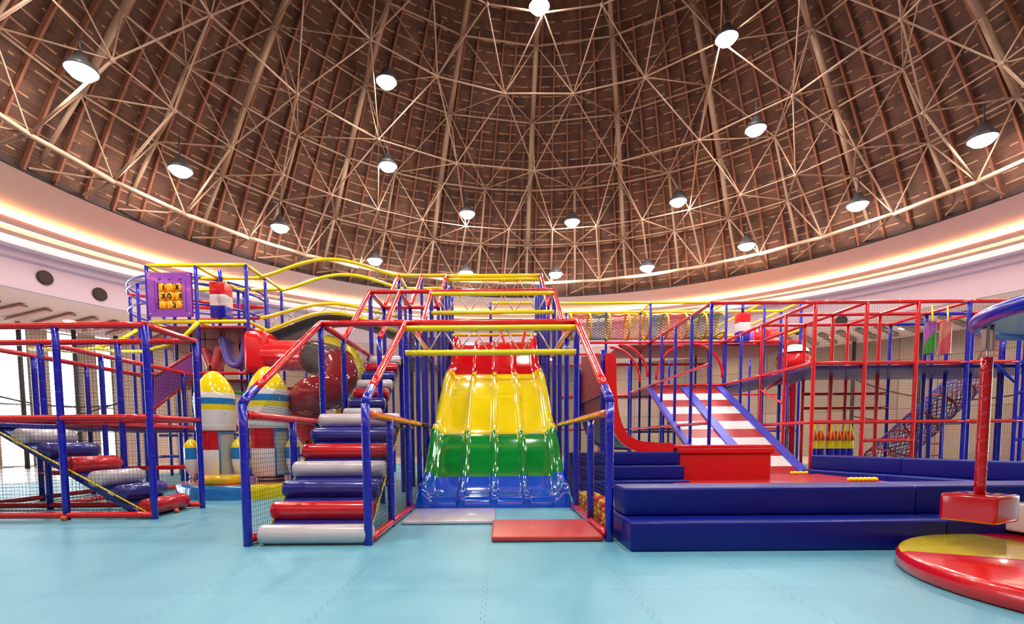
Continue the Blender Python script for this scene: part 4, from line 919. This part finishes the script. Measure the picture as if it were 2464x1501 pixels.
F.rail((XR[3], YR[0], L3), (XR[4], YR[0], L3)); F.rail((XR[3], YR[0], L2), (XR[4], YR[0], L2)); F.rail((XR[3], YR[0], L1), (XR[4]+0.2, YR[0], L1))
for j in (1, 2): F.rail((XR[3], YR[j], L3), (XR[4], YR[j], L3), 'blue'); F.rail((XR[3], YR[j], L2), (XR[4], YR[j], L2), 'blue')
F.rail((XR[4], YR[0], L3), (XR[4], YR[2], L3)); F.deck((XR[3], YR[0]+0.05, L2-0.13), (XR[4]+1.6, YR[2], L2-0.05), 'foamblue')
F.rail((XR[4], YR[0], L2), (XR[5]+0.3, YR[0], L2), 'blue'); F.rail((XR[4], YR[0], 2.05), (XR[5]+0.3, YR[0], 2.15), 'blue'); F.rail((XR[4], YR[0], 1.45), (XR[5]+0.3, YR[0], 1.5), 'blue'); F.rail((XR[4], YR[0], 0.95), (XR[5]+0.3, YR[0], 1.0), 'blue')
F.rail((XR[4]-0.6, YR[0], L2), (XR[4]-0.05, YR[0], 2.3), 'blue', 0.035)
F.net((XR[3], YR[0], 0.4), (XR[4]+1, YR[0], 0.4), (XR[4]+1, YR[0], L3), (XR[3], YR[0], L3), 0.06)
# ladder
t = thing('ladder', 'blue ladder with pink rungs in the end bay of the right frame', 'ladder', (10.0, 14.0, 0))
a, b_ = at(2234, 1100, 12.9), at(2262, 1100, 12.9)
for p in (a, b_): part('stile', MB().tube((p.x, 12.9, 0), (p.x, 12.9, 1.4), 0.03), 'blue', t)
for z in (0.15, 0.45, 0.75, 1.05): part('rung', MB().tube((a.x, 12.9, z+0.1), (b_.x, 12.9, z+0.1), 0.02, 8, seam=0), 'pink', t)
# side row of blue posts left of the ramp
F = Frame('ramp_railing', 'receding row of blue posts with sloping-looking red rails left of the striped ramp', (4.99, 12.07, 0))
for y in YR: F.post(4.99, y, L3)
for z in (L1, L2, L3): F.rail((4.99, YR[0], z), (4.99, 19.3, z))
F.net((4.99, YR[0], 0.2), (4.99, 19.2, 0.2), (4.99, 19.2, L3), (4.99, YR[0], L3), 0.065)
F = Frame('walkway_frame', 'raised walkway frame with purple deck running back from the red climbing frame', (7.41, 16, 0))
for i, y in enumerate(YR[3:]): F.post(XR[0], y, L3 if i != 1 else L3)
for z in (L1, L2, L3): F.rail((XR[0], YR[2], z), (XR[0], 19.3, z))
F.deck((XR[0], YR[2], L2-0.13), (XR[1]+0.1, 19.3, L2-0.05)); F.rail((XR[1], YR[2], L3), (XR[1], 19.3, L3)); F.rail((XR[1], YR[2], L2), (XR[1], 19.3, L2)); F.post(XR[1], YR[3], L3); F.post(XR[1], YR[4], L3)
# upper tower with yellow rails
F = Frame('upper_tower_frame', 'long raised tower with yellow top rails and red deck behind the striped ramp', (5.5, 17.5, 0))
zt3 = at(1741, 727, 16.87).z
UX = [1.25, 2.6, 3.79, 4.99, 6.2, 7.46, 8.7, 9.9]; UY = [16.87, 18.07, 19.27]
for x in UX[3:]:
    if x in (6.2,): continue
    F.post(x, UY[0], zt3)
for x in (3.79, 4.99, 7.46, 9.9): F.post(x, UY[1], zt3)
F.post(2.4, UY[1], zt3)
for j, y in enumerate(UY[:2]): F.rail((UX[0], y, zt3), (UX[7], y, zt3), 'yellow')
F.rail((UX[0], UY[1], zt3-0.35), (UX[7], UY[1], zt3-0.4), 'yellow') if False else None
for x in (4.99, 7.46, 8.7, 9.9): F.rail((x, UY[0], zt3), (x, UY[2]+1.2, zt3), 'yellow')
for x in (7.46, 8.7, 9.9): F.rail((x, UY[0], zt3-0.9), (x, UY[2], zt3-0.9), 'yellow') if x != 8.7 else None
F.rail((7.46, UY[2], zt3-0.6), (9.9, UY[2], zt3-0.6), 'yellow')
F.rail((2.7, UY[0], L3), (UX[7], UY[0], L3), 'red'); F.rail((2.7, UY[2], L3+0.02), (UX[7], UY[2], L3+0.02), 'red'); F.deck((4.0, UY[0], L3-0.14), (UX[7], UY[2], L3-0.06), 'deckred')
F.rail((2.4, UY[1], 3.62), (UX[5], UY[1], 3.62), 'red'); F.rail((4.99, UY[0], L2), (XR[0], UY[0], L2), 'red'); F.deck((4.99, UY[0], L2-0.12), (XR[0], UY[2], L2-0.05), 'deckred')
F.net((UX[0], UY[1], L3), (UX[7], UY[1], L3), (UX[7], UY[1], zt3), (UX[0], UY[1], zt3), 0.07)
for x0, dx, zt_, dz, y in ((3.95, 0.95, 4.1, 1.05, 16.85), (3.6, 0.95, 3.95, 1.1, 16.5), (6.42, 0.95, 4.1, 1.1, 16.85), (6.05, -0.85, 4.05, 1.1, 16.85)):
    F.bent([V(x0+dx*math.sin(w*PI/24), y, zt_-dz*(1-math.cos(w*PI/24))) for w in range(13)], 'red', 0.045, 'arch_brace')
for x in (3.79, 6.2): F.post(x, UY[2], L3, 'red')
# rope net tunnel
t = thing('net_tunnel', 'tunnel of red, yellow and green rope net rings along the upper tower', 'rope tunnel', (4.7, 17.5, 4.3))
tx0, tx1, ty, tz, tr = 2.45, 7.55, 17.45, 4.80, 0.42
nseg = 8; sw = (tx1-tx0)/nseg
for i in range(nseg+1):
    x = tx0+sw*i; part('ring', MB().sweep([V(x, ty+tr*math.cos(2*PI*k/24), tz+tr*math.sin(2*PI*k/24)) for k in range(25)], 0.035, 8, caps=False), 'ropeY', t)
for i in range(nseg):
    mb = MB(); x0 = tx0+sw*i; nk, nxn = 28, 8; w = lambda a, s_: V(x0+sw*s_, ty+tr*(0.93+0.07*abs(2*s_-1))*math.cos(a), tz+tr*(0.93+0.07*abs(2*s_-1))*math.sin(a)-0.03*(1-abs(2*s_-1)))
    for k in range(nk):
        for dr_ in (1, -1):
            for j in range(nxn):
                a0 = 2*PI*(k+dr_*j*0.5)/nk; a1 = 2*PI*(k+dr_*(j+1)*0.5)/nk; mb.strand(w(a0, j/nxn), w(a1, (j+1)/nxn), 0.008)
    part('net_panel', mb, ['ropeR', 'ropeG', 'ropeR', 'ropeY', 'ropeG', 'ropeR', 'ropeG', 'ropeG'][i], t)
# blue net chute
t = thing('net_chute', 'slanting blue and red rope net chute beyond the right red frame', 'rope tunnel', (12, 15.5, 0))
c0, c1 = at(2120, 1110, 13.9), at(2345, 900, 15.2); n = 26; nk = 20; r_ = 0.42
ax = (c1-c0).normalized(); u_ = ax.orthogonal().normalized(); v_ = ax.cross(u_)
w = lambda a, s_: c0.lerp(c1, s_)+(u_*math.cos(a)+v_*math.sin(a))*r_
for mat_, dr_ in (('ropeB', 1), ('ropeB', -1), ('ropeR', 1)):
    mb = MB()
    for k in range(0, nk, 1 if mat_ == 'ropeB' else 5):
        for j in range(n): mb.strand(w(2*PI*(k+dr_*j*0.7)/nk, j/n), w(2*PI*(k+dr_*(j+1)*0.7)/nk, (j+1)/n), 0.011)
    part('net_panel', mb, mat_, t)
for s_ in (0, 0.2, 0.4, 0.6, 0.8, 1): part('ring', MB().sweep([w(2*PI*k/24, s_) for k in range(25)], 0.025, 8, caps=False), 'ropeR', t)
part('carry_rope', MB().tube(c0-ax*0.5, c1+ax*0.4, 0.015, 6, seam=0), 'ropeR', t)
# second net panel, upper right
t = thing('net_screen', 'slanted red and blue rope net screen beside the blue posts at the right edge', 'rope net', (13.0, 13.0, 2.8))
q = [at(2352, 868, 13.0), at(2414, 868, 13.0), at(2414, 818, 13.0), at(2372, 818, 13.0)]
mb = MB(); mb.net(*q, 0.12, 0.008); part('rope_net', mb, 'ropeR', t); part('top_rope', MB().tube(q[3], q[2], 0.012, 6, seam=0), 'ropeB', t)
for a in (0, 1, 2, 3): part('edge_rope', MB().tube(q[a], q[(a+1) % 4], 0.014, 6, seam=0), 'ropeR', t)
part('tie_post', MB().tube(V(q[1].x, 13.0, 0), V(q[1].x, 13.0, q[2].z)), 'blue', t)
# hanging tube bags
prev = None
for i, px in enumerate((1957, 1974, 1998, 2014, 2029, 2044)):
    Y = 12.75; p = at(px, 1057, Y); ztp = at(px, 1036, Y).z; zb = at(px, 1100, Y).z; w_ = 0.098
    lb = ['first', 'second', 'third', 'fourth', 'fifth', 'sixth'][i]+' from the left of the six red, yellow and blue hanging tube bags'
    if prev is None:
        t = thing('tube_bag', lb, 'hanging bag', (p.x, Y, zb), 'striped tube bags hanging in the red frame'); H_ = ztp-zb
        part('segment', MB().lathe([(0, 0), (w_*0.9, 0.0), (w_, 0.02), (w_, 0.06)], (p.x, Y, zb), 20), 'red', t); part('segment', MB().lathe([(w_, 0.06), (w_, 0.22)], (p.x, Y, zb), 20), 'blue', t)
        part('segment', MB().lathe([(w_, 0.22), (w_, 0.42)], (p.x, Y, zb), 20), 'fyellow', t); part('segment', MB().lathe([(w_, 0.42), (w_, H_-0.16), (w_*0.6, H_-0.02), (0, H_)], (p.x, Y, zb), 20), 'red', t)
        for sg in (-1, 1): part('strap', MB().tube((p.x+sg*0.055, Y-0.1, zb+H_-0.24), (p.x, Y-0.02, L1-0.02), 0.016, 6, seam=0), 'fyellow', t)
        prev = t; px0 = p.x
    else: dup(prev, (p.x, Y, zb), lb)
t = thing('hanging_rail', 'thin red bar carrying the six striped tube bags', 'rail', (8, 12.75, L1)); part('bar', MB().tube((XR[0], 12.75, L1), (XR[2], 12.75, L1), 0.03), 'red', t)
# twisted bags
def twist(px, c1_, c2_, lb):
    Y = 12.5; a, b_ = at(px, 775, Y), at(px, 852, Y); r_ = 0.115; H_ = a.z-b_.z; t = thing('twisted_bag', lb, 'hanging bag', (a.x, Y, b_.z))
    for h_, mat_ in ((0, c1_), (1, c2_)):
        mb = MB(); vs = []; fs = []; n = 24; m_ = 16
        for i in range(n+1):
            for j in range(m_+1):
                w = PI*h_ + PI*j/m_ + 1.7*PI*i/n + 1.2; vs.append(V(a.x+r_*math.cos(w), Y+r_*math.sin(w), b_.z+H_*i/n))
        for i in range(n):
            for j in range(m_): q_ = i*(m_+1)+j; fs.append((q_, q_+1, q_+m_+2, q_+m_+1))
        part('spiral_panel', mb.add(vs, fs), mat_, t)
    for z, nm in ((b_.z, 'end_cap'), (a.z, 'end_cap')): part(nm, MB().lathe([(0, 0.0), (r_, 0.001)], (a.x, Y, z-0.002), 24), c1_, t)
    part('strap', MB().tube((a.x-0.02, Y-0.1, a.z-0.2), (a.x+0.01, Y, L3), 0.018, 6, seam=0), 'fyellow', t)
twist(2240, 'green', 'violet', 'green and purple twisted hanging bag in the right frame'); twist(2277, 'pink', 'salmon', 'red and salmon twisted hanging bag in the right frame')
# red moulded slide head at the back
t = thing('slide_hood', 'red moulded slide hood with white top behind the red climbing frame', 'slide hood', at(1908, 880, 17.5))
c = at(1908, 872, 17.0); part('hood', MB().sphere((c.x, c.y, c.z), 0.55, 20, sc=(0.95, 0.9, 1.0)), 'red', t); part('cap', MB().lathe([(0.5, 0.30), (0.42, 0.42), (0.25, 0.55), (0, 0.6)], (c.x, c.y, c.z), 20), 'white', t)
part('column', MB().tube((c.x, c.y, 0), (c.x, c.y, c.z-0.4), 0.12), 'deepred', t)
c = at(1835, 812, 17.8)
t = thing('barrel_tunnel', 'red barrel-shaped crawl tunnel on the upper tower', 'tunnel', c); part('barrel', MB().sweep([V(c.x-0.45, 17.9, c.z), V(c.x+0.55, 18.1, c.z)], 0.36, 24), 'red', t); part('rim', MB().sweep([V(c.x-0.5, 17.9, c.z), V(c.x-0.43, 17.9, c.z)], 0.40, 24), 'violet', t)
# frames and obstacles glimpsed far behind
F = Frame('rear_frame', 'blue posts and dark decks seen deep behind the ramp and the right walkway', (6, 20, 0))
for x in (2.4, 3.8, 5.2, 6.8, 8.4, 10.0, 11.5): F.post(x, 20.4, 4.1); 
for z in (1.4, 2.75): F.rail((2.4, 20.4, z), (11.5, 20.4, z), 'red')
F.deck((5.2, 19.6, 1.25), (11.5, 20.4, 1.33), 'deck'); F.deck((2.4, 19.6, 2.6), (6.8, 20.4, 2.68), 'deckred')
F = Frame('rear_frame', 'blue posts and red rails seen deep behind the left tower and rockets', (-6, 17, 0))
for x in (-10.4, -9.0, -7.6, -6.2, -4.8, -3.4): F.post(x, 16.6, 4.0)
for z in (1.4, 2.75): F.rail((-10.4, 16.6, z), (-3.4, 16.6, z), 'red')
F.rail((-10.4, 15.4, 0.6), (-3.4, 15.4, 0.6), 'blue'); F.deck((-10.4, 15.6, 1.2), (-4.8, 16.6, 1.28), 'deck'); F.deck((-9.0, 15.6, 2.6), (-3.4, 16.6, 2.68), 'deckred')

# ------------------------------------------------------------------ carousel
KX, KY, KR = 4.42, 3.30, 1.42
t = thing('carousel_platform', 'round red and yellow padded carousel platform, cut by the right photo edge', 'carousel', (KX, KY, 0))
for k in range(6):
    a0 = math.radians(100+60*k-8); a1 = a0+PI/3
    part('pad_sector', MB().lathe([(KR-0.03, 0.0), (KR, 0.02), (KR, 0.105), (KR-0.02, 0.135), (KR-0.05, 0.142), (0, 0.146)], (KX, KY, 0), 20, a0=a0, a1=a1), 'fyellow' if k % 2 == 0 else 'red', t)
part('hub', MB().tube((KX, KY, 0.14), (KX, KY, 1.95), 0.14, 20), 'red', t)
part('side_band', MB().lathe([(KR-0.02, 0.0), (KR+0.004, 0.015), (KR+0.005, 0.10), (KR-0.012, 0.13)], (KX, KY, 0), 72), 'red', t)
zc = 1.95; kc = 1.22; cc = V(4.84, 3.42, 0)
part('canopy_ring', MB().sweep([cc+V(kc*math.cos(2*PI*k/64), kc*math.sin(2*PI*k/64), zc) for k in range(65)], 0.06, 16, caps=False), 'blue', t)
part('canopy', MB().lathe([(kc, 0.0), (0.02, 0.0)], (cc.x, cc.y, zc-0.02), 48), 'canopy', t); part('canopy_roof', MB().lathe([(kc, 0.05), (0.6, 0.14), (0.02, 0.2)], (cc.x, cc.y, zc), 48), 'canopy', t)
def seat(px, pyt, pyb, Y, w_, mat, lb, pole):
    a, b_ = at(px, pyt, Y), at(px, pyb, Y); t = thing('carousel_swing', lb, 'carousel seat', (a.x, Y, b_.z))
    part('seat_block', MB().box((a.x-w_, Y-w_, b_.z), (a.x+w_, Y+w_, a.z), 0.028, rot=0.42 if pole else 0.2), mat, t)
    part('pole_sleeve', MB().tube((a.x, Y, a.z-0.01), (a.x, Y, 1.66 if pole else 1.7), 0.038, 16, seam=0.12), mat, t)
    part('chain', MB().tube((a.x, Y, 1.66), (a.x, Y, zc-0.02), 0.01, 8, seam=0.03), 'chrome', t)
    for sg in (-1, 1): part('hanger_plate', MB().box((a.x+sg*0.03-0.006, Y-0.02, 1.72), (a.x+sg*0.03+0.006, Y+0.02, zc-0.03)), 'chrome', t)
seat(2357, 1187, 1252, 4.1, 0.185, 'fred', 'red cube seat with red padded pole hanging under the blue canopy', True)
seat(2512, 1212, 1282, 4.5, 0.18, 'fwhite', 'white cube seat behind the red one, cut by the right photo edge', False)

# ------------------------------------------------------------------ light of the sky outside and the view
w = bpy.data.worlds.new('daylight'); S.world = w; w.use_nodes = True
bg = w.node_tree.nodes['Background']; bg.inputs['Color'].default_value = (0.93, 0.97, 1.0, 1); bg.inputs['Strength'].default_value = 9.0
S.view_settings.view_transform = 'Standard'; S.view_settings.look = 'None'; S.view_settings.gamma = 1; S.view_settings.use_curve_mapping = False
S.view_settings.exposure = 0.25
S.render.engine = 'CYCLES'
c_ = S.cycles; c_.max_bounces = 5; c_.diffuse_bounces = 3; c_.glossy_bounces = 2; c_.transmission_bounces = 5; c_.transparent_max_bounces = 4; c_.sample_clamp_indirect = 6; c_.use_light_tree = True
c_.use_adaptive_sampling = True; c_.adaptive_threshold = 0.07; c_.adaptive_min_samples = 16; c_.caustics_reflective = False; c_.caustics_refractive = False
